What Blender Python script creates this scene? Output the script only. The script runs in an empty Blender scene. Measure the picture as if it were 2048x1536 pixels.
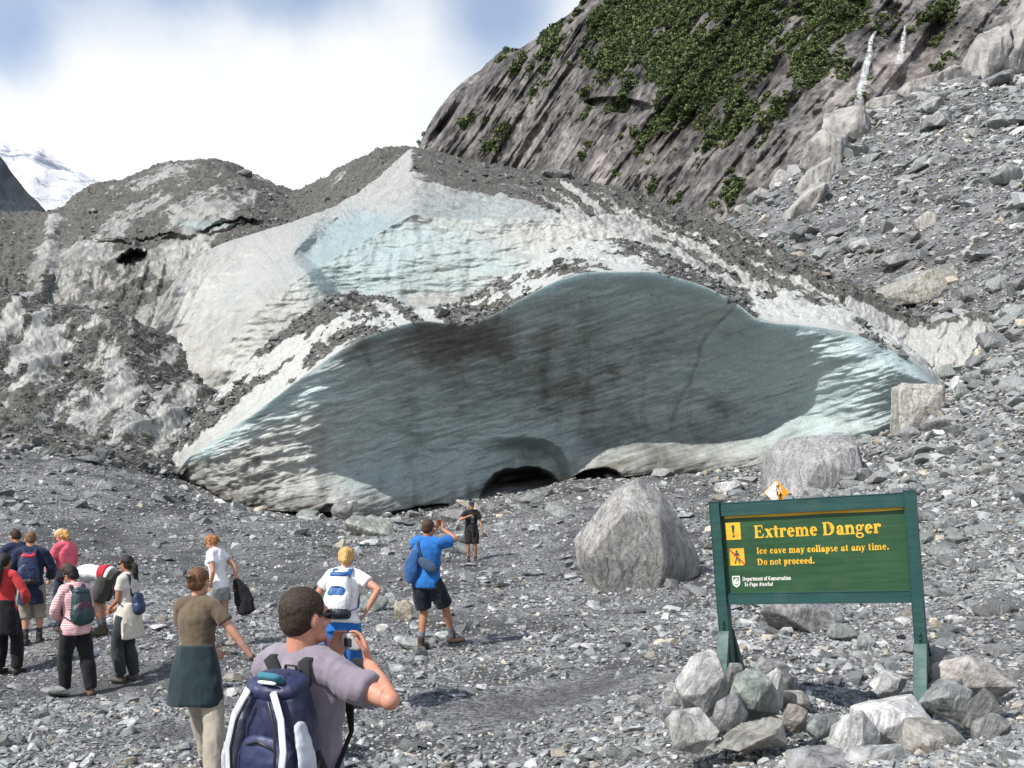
import bpy, bmesh, math, random
import numpy as np
from mathutils import Vector, Matrix

# ------------------------------------------------------------------ camera, sky, sun, exposure
F = 1991.0            # focal length in pixels of the 2048 px wide photograph
ZC, HOR = 2.34, 966.0 # eye height (m), row of the horizon
scene = bpy.context.scene
COL = scene.collection
cam = bpy.data.objects.new('camera', bpy.data.cameras.new('camera'))
COL.objects.link(cam)
cam.location = (0, 0, ZC)
cam.rotation_euler = (math.pi / 2, 0, 0)
cam.data.sensor_width = 36.0
cam.data.lens = 36.0 * F / 2048
cam.data.shift_y = (HOR - 768) / 2048
cam.data.clip_start, cam.data.clip_end = 0.1, 20000
scene.camera = cam

SUN_EL = math.radians(48)
sx, sy = -0.80, -0.60
sun = bpy.data.objects.new('sun', bpy.data.lights.new('sun', 'SUN'))
COL.objects.link(sun)
sun.data.energy = 4.6
sun.data.angle = math.radians(0.5)
sun.data.color = (1.0, 0.955, 0.89)
sv = Vector((sx * math.cos(SUN_EL), sy * math.cos(SUN_EL), math.sin(SUN_EL)))
sun.rotation_euler = sv.to_track_quat('Z', 'Y').to_euler()
sun.location = sv * 60

world = bpy.data.worlds.new('World')
scene.world = world
world.use_nodes = True
wt = world.node_tree
wt.nodes.clear()
def wn(t, **kw):
    n = wt.nodes.new(t)
    for k, v in kw.items(): setattr(n, k, v)
    return n
sky = wn('ShaderNodeTexSky', sky_type='NISHITA', sun_disc=False, sun_elevation=SUN_EL, sun_rotation=math.atan2(sx, sy))
sky.air_density = 1.0; sky.dust_density = 0.6; sky.ozone_density = 1.0
bg1 = wn('ShaderNodeBackground'); bg1.inputs['Strength'].default_value = 0.15
bg2 = wn('ShaderNodeBackground'); bg2.inputs['Strength'].default_value = 0.84
bg2.inputs['Color'].default_value = (0.97, 0.985, 1.0, 1)
wt.links.new(sky.outputs[0], bg1.inputs['Color'])
tc = wn('ShaderNodeTexCoord')
def wmath(op, a, b=None, c=None):
    n = wn('ShaderNodeMath', operation=op)
    for i, v in enumerate((a, b, c)):
        if v is None: continue
        if isinstance(v, (int, float)): n.inputs[i].default_value = v
        else: wt.links.new(v, n.inputs[i])
    return n.outputs[0]
nz = wn('ShaderNodeTexNoise'); nz.inputs['Scale'].default_value = 3.0; nz.inputs['Detail'].default_value = 8; nz.inputs['Roughness'].default_value = 0.55
nz.inputs['Distortion'].default_value = 0.35
wt.links.new(tc.outputs['Generated'], nz.inputs['Vector'])
sep = wn('ShaderNodeSeparateXYZ'); wt.links.new(tc.outputs['Generated'], sep.inputs[0])
cl = wmath('ADD', wmath('MULTIPLY', wmath('SUBTRACT', nz.outputs['Fac'], 0.5), 1.7), 0.86)
cl = wmath('SUBTRACT', cl, wmath('MULTIPLY', wmath('MAXIMUM', wmath('SUBTRACT', sep.outputs[2], 0.40), 0.0), 5.0))
def hole(px, py, rad, amount):
    """a blue gap between the clouds, centred on a direction of the sky"""
    global cl
    d = Vector(((px - 1024) / F, 1, (HOR - py) / F)).normalized()
    v = wn('ShaderNodeVectorMath', operation='DISTANCE'); wt.links.new(tc.outputs['Generated'], v.inputs[0]); v.inputs[1].default_value = d
    m = wn('ShaderNodeMapRange', interpolation_type='SMOOTHSTEP')
    wt.links.new(v.outputs['Value'], m.inputs[0]); m.inputs[1].default_value = 0; m.inputs[2].default_value = rad
    m.inputs[3].default_value = amount; m.inputs[4].default_value = 0
    cl = wmath('SUBTRACT', cl, m.outputs[0])
hole(1010, 40, 0.09, 0.66); hole(330, -40, 0.11, 0.55); hole(30, 10, 0.09, 0.42); hole(620, -50, 0.11, 0.5); hole(20, 130, 0.06, 0.22)
mr = wn('ShaderNodeMapRange', interpolation_type='SMOOTHSTEP'); wt.links.new(cl, mr.inputs[0])
mr.inputs[1].default_value = 0.12; mr.inputs[2].default_value = 0.95; mr.inputs[3].default_value = 0.16
wmix = wn('ShaderNodeMixShader'); wt.links.new(mr.outputs[0], wmix.inputs[0])
wt.links.new(bg1.outputs[0], wmix.inputs[1]); wt.links.new(bg2.outputs[0], wmix.inputs[2])
wo = wn('ShaderNodeOutputWorld'); wt.links.new(wmix.outputs[0], wo.inputs['Surface'])

scene.view_settings.view_transform = 'Standard'
scene.view_settings.look = 'None'
scene.view_settings.gamma = 1.0
scene.view_settings.use_curve_mapping = False
scene.view_settings.exposure = 0.35
scene.render.engine = 'CYCLES'
scene.cycles.max_bounces = 5
scene.cycles.diffuse_bounces = 3
scene.cycles.glossy_bounces = 2

rng = np.random.default_rng(7)
random.seed(7)

# ------------------------------------------------------------------ numeric helpers
_perm = np.random.default_rng(11).permutation(256)
_perm = np.concatenate([_perm, _perm, _perm])
_g = np.random.default_rng(12).normal(size=(256, 3)); _g /= np.linalg.norm(_g, axis=1)[:, None]
def noise3(p):
    p = np.asarray(p, float)
    i = np.floor(p).astype(np.int64); f = p - i
    u = f * f * f * (f * (f * 6 - 15) + 10)
    i &= 255
    out = 0
    for dx in (0, 1):
        wx = u[..., 0] if dx else 1 - u[..., 0]
        for dy in (0, 1):
            wy = u[..., 1] if dy else 1 - u[..., 1]
            for dz in (0, 1):
                wz = u[..., 2] if dz else 1 - u[..., 2]
                h = _perm[_perm[_perm[(i[..., 0] + dx) & 255] + ((i[..., 1] + dy) & 255)] + ((i[..., 2] + dz) & 255)]
                g = _g[h]
                out = out + wx * wy * wz * (g[..., 0] * (f[..., 0] - dx) + g[..., 1] * (f[..., 1] - dy) + g[..., 2] * (f[..., 2] - dz))
    return out * 1.5
def fbm(p, octs=4, gain=0.5, lac=2.03):
    p = np.asarray(p, float); a = 1.0; s = 0; t = 0
    for k in range(octs):
        s = s + a * noise3(p + 17.3 * k); t += a; a *= gain; p = p * lac
    return s / t
def ridged(p, octs=4, gain=0.5, lac=2.03):
    p = np.asarray(p, float); a = 1.0; s = 0; t = 0
    for k in range(octs):
        s = s + a * (1 - 2 * np.abs(noise3(p + 9.1 * k))); t += a; a *= gain; p = p * lac
    return s / t
def sstep(a, b, x):
    t = np.clip((x - a) / (b - a), 0, 1)
    return t * t * (3 - 2 * t)
def curve(pts):
    """smooth single-valued curve through (px, value) points"""
    xs = np.array([p[0] for p in pts], float); ys = np.array([p[1] for p in pts], float)
    d = np.diff(ys) / np.diff(xs)
    m = np.zeros_like(ys); m[1:-1] = np.where(d[1:] * d[:-1] > 0, (d[1:] + d[:-1]) / 2, 0); m[0], m[-1] = d[0], d[-1]
    for i in range(1, len(xs) - 1):
        lim = 3 * min(abs(d[i - 1]), abs(d[i])); m[i] = np.clip(m[i], -lim, lim)
    def f(x):
        x = np.clip(np.asarray(x, float), xs[0], xs[-1])
        k = np.clip(np.searchsorted(xs, x) - 1, 0, len(xs) - 2)
        h = xs[k + 1] - xs[k]; t = (x - xs[k]) / h
        return ((2*t**3 - 3*t**2 + 1) * ys[k] + (t**3 - 2*t**2 + t) * h * m[k] + (-2*t**3 + 3*t**2) * ys[k+1] + (t**3 - t**2) * h * m[k+1])
    return f
def P(px, py, d):
    px, py, d = np.broadcast_arrays(np.asarray(px, float), np.asarray(py, float), np.asarray(d, float))
    return np.stack([(px - 1024) / F * d, d, ZC - (py - HOR) / F * d], -1)
def V(px, py, d): return Vector(P(px, py, d).tolist())

# ------------------------------------------------------------------ mesh helpers
def mesh_np(name, verts, faces, mats=(), smooth=True, attrs=None, fmat=None):
    """faces: an (n,3) or (n,4) array, or a list of such arrays"""
    if isinstance(faces, np.ndarray): faces = [faces]
    me = bpy.data.meshes.new(name)
    verts = np.ascontiguousarray(verts, np.float32)
    loops = np.concatenate([f.ravel() for f in faces]).astype(np.int32)
    tot = np.concatenate([np.full(len(f), f.shape[1]) for f in faces]).astype(np.int32)
    start = np.concatenate([[0], np.cumsum(tot)[:-1]]).astype(np.int32)
    me.vertices.add(len(verts)); me.vertices.foreach_set('co', verts.ravel())
    me.loops.add(len(loops)); me.loops.foreach_set('vertex_index', loops)
    me.polygons.add(len(tot)); me.polygons.foreach_set('loop_start', start); me.polygons.foreach_set('loop_total', tot)
    me.polygons.foreach_set('use_smooth', np.full(len(tot), bool(smooth)))
    for m in mats: me.materials.append(m)
    if fmat is not None: me.polygons.foreach_set('material_index', np.asarray(fmat, np.int32))
    me.update(calc_edges=True)
    for k, a in (attrs or {}).items():
        a = np.asarray(a, np.float32)
        if a.ndim == 1:
            at = me.attributes.new(k, 'FLOAT', 'POINT'); at.data.foreach_set('value', a)
        elif a.shape[1] == 3:
            at = me.attributes.new(k, 'FLOAT_VECTOR', 'POINT'); at.data.foreach_set('vector', a.ravel())
        else:
            at = me.attributes.new(k, 'FLOAT_COLOR', 'POINT'); at.data.foreach_set('color', a.ravel())
    me.validate()
    return me
def grid_faces(nr, nc, off=0):
    r, c = np.meshgrid(np.arange(nr - 1), np.arange(nc - 1), indexing='ij')
    a = (r * nc + c).ravel() + off
    return np.stack([a, a + 1, a + nc + 1, a + nc], -1)
def link(name, me, parent=None):
    o = bpy.data.objects.new(name, me); COL.objects.link(o)
    if parent is not None: o.parent = parent
    return o
def tag(o, label=None, cat=None, group=None, kind=None):
    if label: o['label'] = label
    if cat: o['category'] = cat
    if group: o['group'] = group
    if kind: o['kind'] = kind
    return o
def empty(name, loc, rz=0.0):
    o = bpy.data.objects.new(name, None); COL.objects.link(o)
    o.location = loc; o.rotation_euler = (0, 0, rz); o.empty_display_size = 0.2
    return o

# ------------------------------------------------------------------ materials
class NT:
    def __init__(s, name):
        s.m = bpy.data.materials.new(name); s.m.use_nodes = True
        s.t = s.m.node_tree; s.b = s.t.nodes['Principled BSDF']
    def n(s, t, **kw):
        n = s.t.nodes.new(t)
        for k, v in kw.items(): setattr(n, k, v)
        return n
    def set(s, sock, v):
        if v is None: return
        if hasattr(v, 'is_linked') or isinstance(v, bpy.types.NodeSocket): s.t.links.new(v, sock)
        elif isinstance(v, (tuple, list)) and len(v) == 3 and sock.type == 'RGBA': sock.default_value = (*v, 1)
        else: sock.default_value = v
    def noise(s, vec=None, scale=5, detail=4, rough=0.5, dist=0, col=False):
        n = s.n('ShaderNodeTexNoise'); s.set(n.inputs['Vector'], vec); s.set(n.inputs['Scale'], scale)
        s.set(n.inputs['Detail'], detail); s.set(n.inputs['Roughness'], rough); s.set(n.inputs['Distortion'], dist)
        return n.outputs['Color' if col else 'Fac']
    def voro(s, vec=None, scale=5, feature='F1', out='Distance', rand=1):
        n = s.n('ShaderNodeTexVoronoi', feature=feature); s.set(n.inputs['Vector'], vec); s.set(n.inputs['Scale'], scale); s.set(n.inputs['Randomness'], rand)
        return n.outputs[out]
    def math(s, op, a, b=None, c=None, clamp=False):
        n = s.n('ShaderNodeMath', operation=op, use_clamp=clamp)
        for i, v in enumerate((a, b, c)): s.set(n.inputs[i], v)
        return n.outputs[0]
    def mapr(s, v, a, b, c=0.0, d=1.0, smooth=True):
        n = s.n('ShaderNodeMapRange', interpolation_type='SMOOTHSTEP' if smooth else 'LINEAR')
        for i, x in enumerate((v, a, b, c, d)): s.set(n.inputs[i], x)
        return n.outputs[0]
    def mix(s, f, a, b, blend='MIX'):
        n = s.n('ShaderNodeMix', data_type='RGBA', blend_type=blend)
        s.set(n.inputs[0], f); s.set(n.inputs[6], a); s.set(n.inputs[7], b)
        return n.outputs[2]
    def attr(s, name, out='Fac'):
        n = s.n('ShaderNodeAttribute', attribute_name=name); return n.outputs[out]
    def mapping(s, vec, scale=(1, 1, 1), rot=(0, 0, 0)):
        n = s.n('ShaderNodeMapping'); s.set(n.inputs[0], vec); n.inputs['Scale'].default_value = scale; n.inputs['Rotation'].default_value = rot
        return n.outputs[0]
    def coord(s, out='Object'): return s.n('ShaderNodeTexCoord').outputs[out]
    def pos(s): return s.n('ShaderNodeNewGeometry').outputs['Position']
    def bump(s, h, strength=0.5, dist=0.05, base=None):
        n = s.n('ShaderNodeBump'); s.set(n.inputs['Height'], h); s.set(n.inputs['Strength'], strength); s.set(n.inputs['Distance'], dist)
        if base is not None: s.set(n.inputs['Normal'], base)
        return n.outputs[0]
    def out(s, col=None, rough=None, normal=None, spec=None, **kw):
        s.set(s.b.inputs['Base Color'], col); s.set(s.b.inputs['Roughness'], rough); s.set(s.b.inputs['Normal'], normal)
        s.set(s.b.inputs['Specular IOR Level'], spec)
        for k, v in kw.items(): s.set(s.b.inputs[k], v)
        return s.m

def mat_stone():
    n = NT('schist_stone'); c = n.attr('col', 'Color'); p = n.coord('Object'); w = n.pos()
    a = n.noise(w, 9, 6, 0.65); b = n.noise(n.mapping(w, (3, 3, 22), (0.5, 0.35, 0)), 3, 5, 0.7, 1.2)
    f = n.math('ADD', n.math('MULTIPLY', a, 0.9), n.math('MULTIPLY', b, 0.9))
    k = n.mix(1.0, c, n.mix(n.mapr(f, 0.5, 1.25), (0.42, 0.43, 0.45), (1.55, 1.55, 1.5)), 'MULTIPLY')
    return n.out(k, n.mapr(a, 0.3, 0.7, 0.34, 0.7), n.bump(f, 0.6, 0.03), 0.5)
def mat_boulder():
    """foliated schist: crinkled silvery layers; uses the vertex colour and a local foliation direction"""
    n = NT('foliated_schist'); c = n.attr('col', 'Color'); p = n.coord('Object')
    warp = n.noise(p, 1.6, 3, 0.5, col=True)
    vm = n.n('ShaderNodeVectorMath', operation='MULTIPLY_ADD'); n.set(vm.inputs[0], warp); vm.inputs[1].default_value = (0.5, 0.5, 0.5); n.set(vm.inputs[2], p)
    lay = n.noise(n.mapping(vm.outputs[0], (6, 6, 1.0), (0.25, 0.35, 0.2)), 1.0, 8, 0.66, 1.2)
    fine = n.noise(p, 16, 7, 0.7); pat = n.noise(p, 1.3, 4, 0.6)
    f = n.math('ADD', n.math('MULTIPLY', lay, 0.8), n.math('MULTIPLY', fine, 0.40))
    k = n.mix(n.mapr(f, 0.42, 0.78), (0.42, 0.42, 0.43), (1.65, 1.65, 1.6))
    k = n.mix(1.0, c, k, 'MULTIPLY')
    k = n.mix(n.mapr(pat, 0.58, 0.72, 0, 0.35), k, (0.30, 0.24, 0.16))
    return n.out(k, n.mapr(lay, 0.35, 0.65, 0.32, 0.7), n.bump(f, 0.8, 0.07), 0.5)
def mat_ground():
    n = NT('shingle_ground'); w = n.pos()
    v1 = n.voro(w, 14, 'F1'); v1c = n.voro(w, 14, 'F1', 'Color'); v2 = n.voro(w, 34, 'F1'); v2c = n.voro(w, 34, 'F1', 'Color')
    big = n.noise(w, 0.35, 5, 0.6); mid = n.noise(w, 2.2, 5, 0.6)
    bw = n.n('ShaderNodeRGBToBW'); n.set(bw.inputs[0], v1c); bw2 = n.n('ShaderNodeRGBToBW'); n.set(bw2.inputs[0], v2c)
    t = n.math('ADD', n.math('MULTIPLY', bw.outputs[0], 0.5), n.math('MULTIPLY', bw2.outputs[0], 0.5))
    peb = n.mix(n.mapr(t, 0.25, 0.75), (0.055, 0.056, 0.058), (0.30, 0.305, 0.31))
    mud = n.mix(mid, (0.045, 0.045, 0.046), (0.085, 0.085, 0.085))
    k = n.mix(n.mapr(n.math('ADD', n.math('MULTIPLY', big, 0.7), n.math('MULTIPLY', mid, 0.3)), 0.40, 0.58), mud, peb)
    k = n.mix(n.math('MULTIPLY', n.attr('damp'), 0.75), k, mud)
    h = n.math('ADD', n.math('MULTIPLY', v1, -1.0), n.math('MULTIPLY', v2, -0.5))
    return n.out(k, 0.75, n.bump(h, 0.8, 0.05), 0.35)
def mat_ice(name, clean, blue, grime, fleck, streak, bumpd=0.06, sss=0.0):
    n = NT(name); w = n.pos(); st = n.attr('st', 'Vector')
    deb, blu, dirt = n.attr('debris'), n.attr('blue'), n.attr('dirt')
    s1 = n.noise(n.mapping(st, (1.0, 0.13, 1)), streak, 7, 0.66, 0.25)
    s2 = n.noise(w, 1.1, 7, 0.65)
    s3 = n.noise(w, 7, 6, 0.7)
    h = n.math('ADD', n.math('MULTIPLY', s1, 0.55), n.math('ADD', n.math('MULTIPLY', s2, 0.25), n.math('MULTIPLY', s3, 0.2)))
    # debris lies where the broad map and the streaky noise agree
    dm = n.mapr(n.math('ADD', deb, n.math('MULTIPLY', n.math('SUBTRACT', h, 0.5), 2.2)), 0.45, 0.56)
    lay = n.noise(n.mapping(st, (5.5, 0.35, 1)), 1.0, 6, 0.7, 0.3)
    band = n.noise(n.mapping(st, (0.5, 0.10, 1)), 1.0, 5, 0.6, 0.6)
    ver = n.noise(n.mapping(w, (0.75, 0.4, 0.085)), 1.0, 7, 0.62, 0.5)
    ice = n.mix(n.mapr(n.math('ADD', blu, n.math('MULTIPLY', n.math('SUBTRACT', band, 0.5), 1.2)), 0.15, 0.95), clean, blue)
    g = n.math('ADD', n.math('MULTIPLY', lay, 0.45), n.math('ADD', n.math('MULTIPLY', ver, 0.25), n.math('MULTIPLY', s2, 0.3)))
    ice = n.mix(n.mapr(n.math('ADD', n.math('SUBTRACT', dirt, 0.5), n.math('MULTIPLY', n.math('SUBTRACT', g, 0.5), 3.0)), -0.45, 0.75), ice, grime)
    ln = n.math('MULTIPLY', n.mapr(n.noise(n.mapping(st, (8.0, 0.22, 1)), 1.0, 4, 0.6, 0.25), 0.54, 0.68), n.mapr(n.noise(n.mapping(st, (0.35, 0.15, 1)), 1.0, 4, 0.6), 0.40, 0.62))
    ice = n.mix(n.math('MULTIPLY', ln, 0.55), ice, grime)
    vs = n.math('MULTIPLY', n.mapr(ver, 0.46, 0.70), n.mapr(dirt, 0.05, 0.6))
    ice = n.mix(n.math('MULTIPLY', vs, 0.4), ice, (0.095, 0.086, 0.068))
    ice = n.mix(n.mapr(s3, 0.55, 0.75, 0, 0.35), ice, clean)
    fl = n.mapr(n.noise(n.mapping(st, (2.4, 0.8, 1)), 3.2, 5, 0.7), 0.60, 0.70, 0, fleck)
    ice = n.mix(fl, ice, (0.07, 0.068, 0.062))
    gv = n.voro(w, 7.5, 'F1', 'Color'); bw = n.n('ShaderNodeRGBToBW'); n.set(bw.inputs[0], gv)
    gravel = n.mix(n.math('MULTIPLY', bw.outputs[0], 1.0), (0.04, 0.0395, 0.036), (0.145, 0.144, 0.132))
    gravel = n.mix(n.mapr(s2, 0.35, 0.65), gravel, n.mix(1.0, gravel, (0.72, 0.70, 0.66), 'MULTIPLY'))
    gr = n.noise(w, 16, 5, 0.75); ice = n.mix(1.0, ice, n.mix(n.mapr(gr, 0.32, 0.68), (0.72, 0.72, 0.71), (1.22, 1.22, 1.22)), 'MULTIPLY')
    k = n.mix(dm, ice, gravel)
    hh = n.math('ADD', n.math('ADD', n.math('MULTIPLY', lay, 0.5), n.math('MULTIPLY', s3, 0.9)), n.math('MULTIPLY', dm, n.math('MULTIPLY', bw.outputs[0], 1.2)))
    rough = n.mapr(dm, 0, 1, 0.38, 0.85)
    if sss:
        n.set(n.b.inputs['Subsurface Weight'], n.mapr(dm, 0, 1, sss, 0)); n.b.inputs['Subsurface Scale'].default_value = 0.9; n.b.inputs['Subsurface Radius'].default_value = (0.65, 0.9, 1.0)
    return n.out(k, rough, n.bump(hh, 0.8, bumpd), 0.45)
def mat_cliff():
    n = NT('cliff_rock'); c = n.attr('col', 'Color'); w = n.pos()
    d = n.mapping(w, (0.05, 0.05, 0.05), (0, 0, 0))
    a = n.noise(n.mapping(w, (0.15, 0.09, 0.065), (0, 0.70, 0)), 1.0, 10, 0.76, 0.6)
    b = n.noise(w, 0.35, 7, 0.7)
    f = n.math('ADD', n.math('MULTIPLY', a, 0.6), n.math('MULTIPLY', b, 0.5))
    k = n.mix(1.0, c, n.mix(n.mapr(f, 0.42, 0.70), (0.25, 0.25, 0.27), (1.75, 1.68, 1.6)), 'MULTIPLY')
    return n.out(k, 0.85, n.bump(f, 1.0, 2.2), 0.25)
def mat_leaf():
    n = NT('bush_leaves'); c = n.attr('col', 'Color'); b = n.noise(n.pos(), 0.9, 4, 0.6)
    k = n.mix(1.0, c, n.mix(b, (0.6, 0.6, 0.6), (1.4, 1.4, 1.3)), 'MULTIPLY')
    return n.out(k, 0.8, None, 0.2)
def mat_snow():
    n = NT('snow_peak'); w = n.pos()
    a = n.noise(n.mapping(w, (0.012, 0.012, 0.03), (0, 0.5, 0)), 1.0, 9, 0.75, 0.5)
    b = n.noise(w, 0.004, 4, 0.6)
    f = n.mapr(n.math('ADD', n.math('MULTIPLY', a, 0.8), n.math('MULTIPLY', b, 0.35)), 0.44, 0.58)
    k = n.mix(f, (0.20, 0.24, 0.31), (0.86, 0.88, 0.92))
    return n.out(k, 0.7, n.bump(a, 1.0, 25), 0.3)
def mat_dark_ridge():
    n = NT('shaded_ridge'); w = n.pos(); a = n.noise(w, 0.02, 8, 0.7)  # ridge of dark rock, mottled by noise
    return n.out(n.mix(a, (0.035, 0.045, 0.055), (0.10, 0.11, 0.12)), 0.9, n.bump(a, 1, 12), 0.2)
def mat_water():
    n = NT('falling_water'); w = n.pos()
    a = n.noise(n.mapping(w, (1.1, 1.1, 0.07)), 1.0, 5, 0.65)
    n.set(n.b.inputs['Alpha'], n.math('MULTIPLY', n.mapr(a, 0.38, 0.66, 0.0, 0.85), n.attr('veil')))
    return n.out(n.mix(n.mapr(a, 0.35, 0.65), (0.62, 0.64, 0.67), (0.88, 0.89, 0.9)), 0.5, n.bump(a, 0.8, 0.5), 0.3)
def mat_outcrop():
    n = NT('pale_outcrop_rock'); w = n.pos()
    a = n.noise(n.mapping(w, (0.9, 0.9, 0.16), (0.25, 0.5, 0)), 1.0, 8, 0.7, 0.5); b = n.noise(w, 0.5, 7, 0.7)
    f = n.math('ADD', n.math('MULTIPLY', a, 0.55), n.math('MULTIPLY', b, 0.55))
    k = n.mix(n.mapr(f, 0.36, 0.72), (0.15, 0.145, 0.14), (0.46, 0.45, 0.425))
    return n.out(k, 0.85, n.bump(f, 1.0, 0.7), 0.25)
M_STONE, M_BOULDER, M_GROUND, M_CLIFF, M_LEAF = mat_stone(), mat_boulder(), mat_ground(), mat_cliff(), mat_leaf()
M_FACE = mat_ice('cave_ice', (0.42, 0.43, 0.41), (0.40, 0.49, 0.495), (0.09, 0.085, 0.074), 0.85, 0.55, 0.06, 0.28)
M_DOME = mat_ice('dome_ice', (0.37, 0.37, 0.35), (0.27, 0.345, 0.35), (0.115, 0.11, 0.095), 0.85, 0.8)
M_SNOW, M_RIDGE, M_WATER, M_OUTCROP = mat_snow(), mat_dark_ridge(), mat_water(), mat_outcrop()

# ------------------------------------------------------------------ terrain: one height field
CTRL = [  # (px, py, depth) of points where the bare ground shows in the photograph
 (100,1536,8.2),(600,1536,8.2),(1000,1536,8.2),(1350,1536,7.4),(1700,1536,6.0),(2048,1536,5.4),(2500,1536,4.6),
 (100,1750,5.8),(600,1850,5.0),(1000,1850,5.0),(1500,1850,4.6),(2200,1900,3.8),(-500,1536,8.2),(-500,1750,5.8),(600,2200,3.7),(1200,2200,3.6),
 (430,1410,8.0*1.28),(1840,1490,8.0),(1850,1505,7.3),(1440,1405,8.3),(1300,1300,12),(1700,1290,12),(1950,1310,10.5),(2048,1250,11),(2048,1100,16),(1900,1105,18),
 (1060,1350,12),(900,1296,14.1),(900,1210,19.2),(600,1300,14),(600,1200,19.9),(300,1280,14.6),(100,1280,15.2),(100,1400,11.4),(-300,1300,14),
 (940,1120,29.8),(1285,1197,20),(1500,1150,22),(1640,1210,16),(2048,1000,21),(1850,1000,26),(1640,985,35),(1450,990,36),(1300,965,42),(1100,988,44),
 (950,1045,37),(770,1036,45),(600,1030,44),(420,990,46),(330,950,46),(600,1090,32),(300,1090,30),(100,1090,27),(100,1000,36),(0,930,42),(200,930,44),(-300,900,42),(-300,1050,27),
 (1800,880,38),(1890,790,44),(2048,900,26),(2048,800,32),(2048,700,40),(1900,735,50),(2048,600,50),(2048,500,60),(2048,400,72),(2048,300,88),(2048,190,115),
 (1900,640,60),(1750,580,74),(1750,450,88),(1600,500,95),(1450,445,125),(1600,400,112),(1750,330,110),(1750,225,140),(1600,345,135),(1900,180,128),(1900,300,95),(1900,420,78),
 (2600,1000,16),(2600,700,30),(2600,400,50),(2600,150,80),(2600,60,120),(3200,900,16),(3200,300,45),
 (1450,520,170),(1750,300,180),(2048,260,180),(2600,130,180),(1000,820,80),(1000,780,120),(400,820,80),(400,780,120),(-300,820,80),(-300,780,120),(1400,700,90),
 (600,960,60),(1000,930,60),(1350,900,60),(-900,1000,30),(-900,1300,14),(-900,880,60),
]
PEOPLE_FEET = [(430,1562,7.85),(850,1297,14.0),(940,1122,29.6),(440,1292,14.3),(255,1362,12.9),(150,1397,12.2),(200,1270,15.6),(120,1268,16.0),(62,1290,15.0),(35,1268,17.2),(18,1350,13.6)]
CTRL += PEOPLE_FEET
_c = np.array(CTRL, float)
def _rb(px, d): return np.stack([px / 420.0, 3.0 * np.log(d)], -1)
_cx = _rb(_c[:, 0], _c[:, 2])
def _phi(r2): return 0.5 * r2 * np.log(r2 + 1e-9)
_n = len(_c)
_A = np.zeros((_n + 3, _n + 3))
_A[:_n, :_n] = _phi(((_cx[:, None] - _cx[None]) ** 2).sum(-1)) + np.eye(_n) * 0.02
_A[:_n, _n] = 1; _A[:_n, _n + 1:] = _cx; _A[_n, :_n] = 1; _A[_n + 1:, :_n] = _cx.T
_w = np.linalg.solve(_A, np.concatenate([_c[:, 1], np.zeros(3)]))
def Hraw(x, y):
    x = np.asarray(x, float); y = np.asarray(y, float)
    d = np.clip(y, 3.2, 185); px = np.clip(1024 + F * x / d, -1000, 3300)
    q = _rb(px, d); out = np.zeros(q.shape[:-1])
    for i in range(_n):
        out += _w[i] * _phi(((q - _cx[i]) ** 2).sum(-1))
    py = out + _w[_n] + q @ _w[_n + 1:]
    return ZC - (py - HOR) / F * d
def H(x, y):
    z = Hraw(x, y)
    p = np.stack([np.asarray(x, float), np.asarray(y, float), np.zeros_like(z)], -1)
    amp = np.clip(np.asarray(y, float) / 40, 0.12, 1.0)
    return z + amp * (0.16 * fbm(p * 0.9, 3) + 0.5 * fbm(p * 0.16 + 40, 3) * np.clip((np.asarray(y, float) - 10) / 40, 0, 1)) + 0.035 * fbm(p * 3.1, 2)

nc, nr = 560, 620
gpx = np.linspace(-1000, 3100, nc); gd = np.exp(np.linspace(math.log(3.2), math.log(182), nr))
GP, GD = np.meshgrid(gpx, gd)
GX = (GP - 1024) / F * GD
GZ = H(GX, GD)
tv = np.stack([GX, GD, GZ], -1).reshape(-1, 3)
BANDS = ((600, 25, 380, 0.16, 0.7), (150, 12.5, 260, 0.10, 0.9), (1020, 10.3, 260, 0.08, 0.9), (420, 9.3, 300, 0.06, 0.8), (1450, 38, 160, 0.12, 0.8), (900, 17, 200, 0.07, 0.5), (1600, 10.5, 120, 0.1, 0.5), (250, 31, 200, 0.08, 0.5))
def damp(px, d):
    s = 0
    for bx_, bd_, rx_, rd_, am in BANDS: s = s + am * np.exp(-((px - bx_) / rx_) ** 2 - ((np.log(d) - math.log(bd_)) / rd_) ** 2)
    return s
g = link('ground', mesh_np('ground', tv, grid_faces(nr, nc), [M_GROUND], True, {'damp': np.clip(damp(GP, GD), 0, 1).ravel()}))
tag(g, kind='structure')
bm = bmesh.new(); bmesh.ops.create_grid(bm, x_segments=8, y_segments=8, size=6000)
me = bpy.data.meshes.new('valley_floor'); bm.to_mesh(me); bm.free(); me.materials.append(M_GROUND)  # unseen flat sheet added below the ground so light does not leak in
vf = link('valley_floor', me); vf.location = (0, 0, -2.5); tag(vf, kind='structure')
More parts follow.
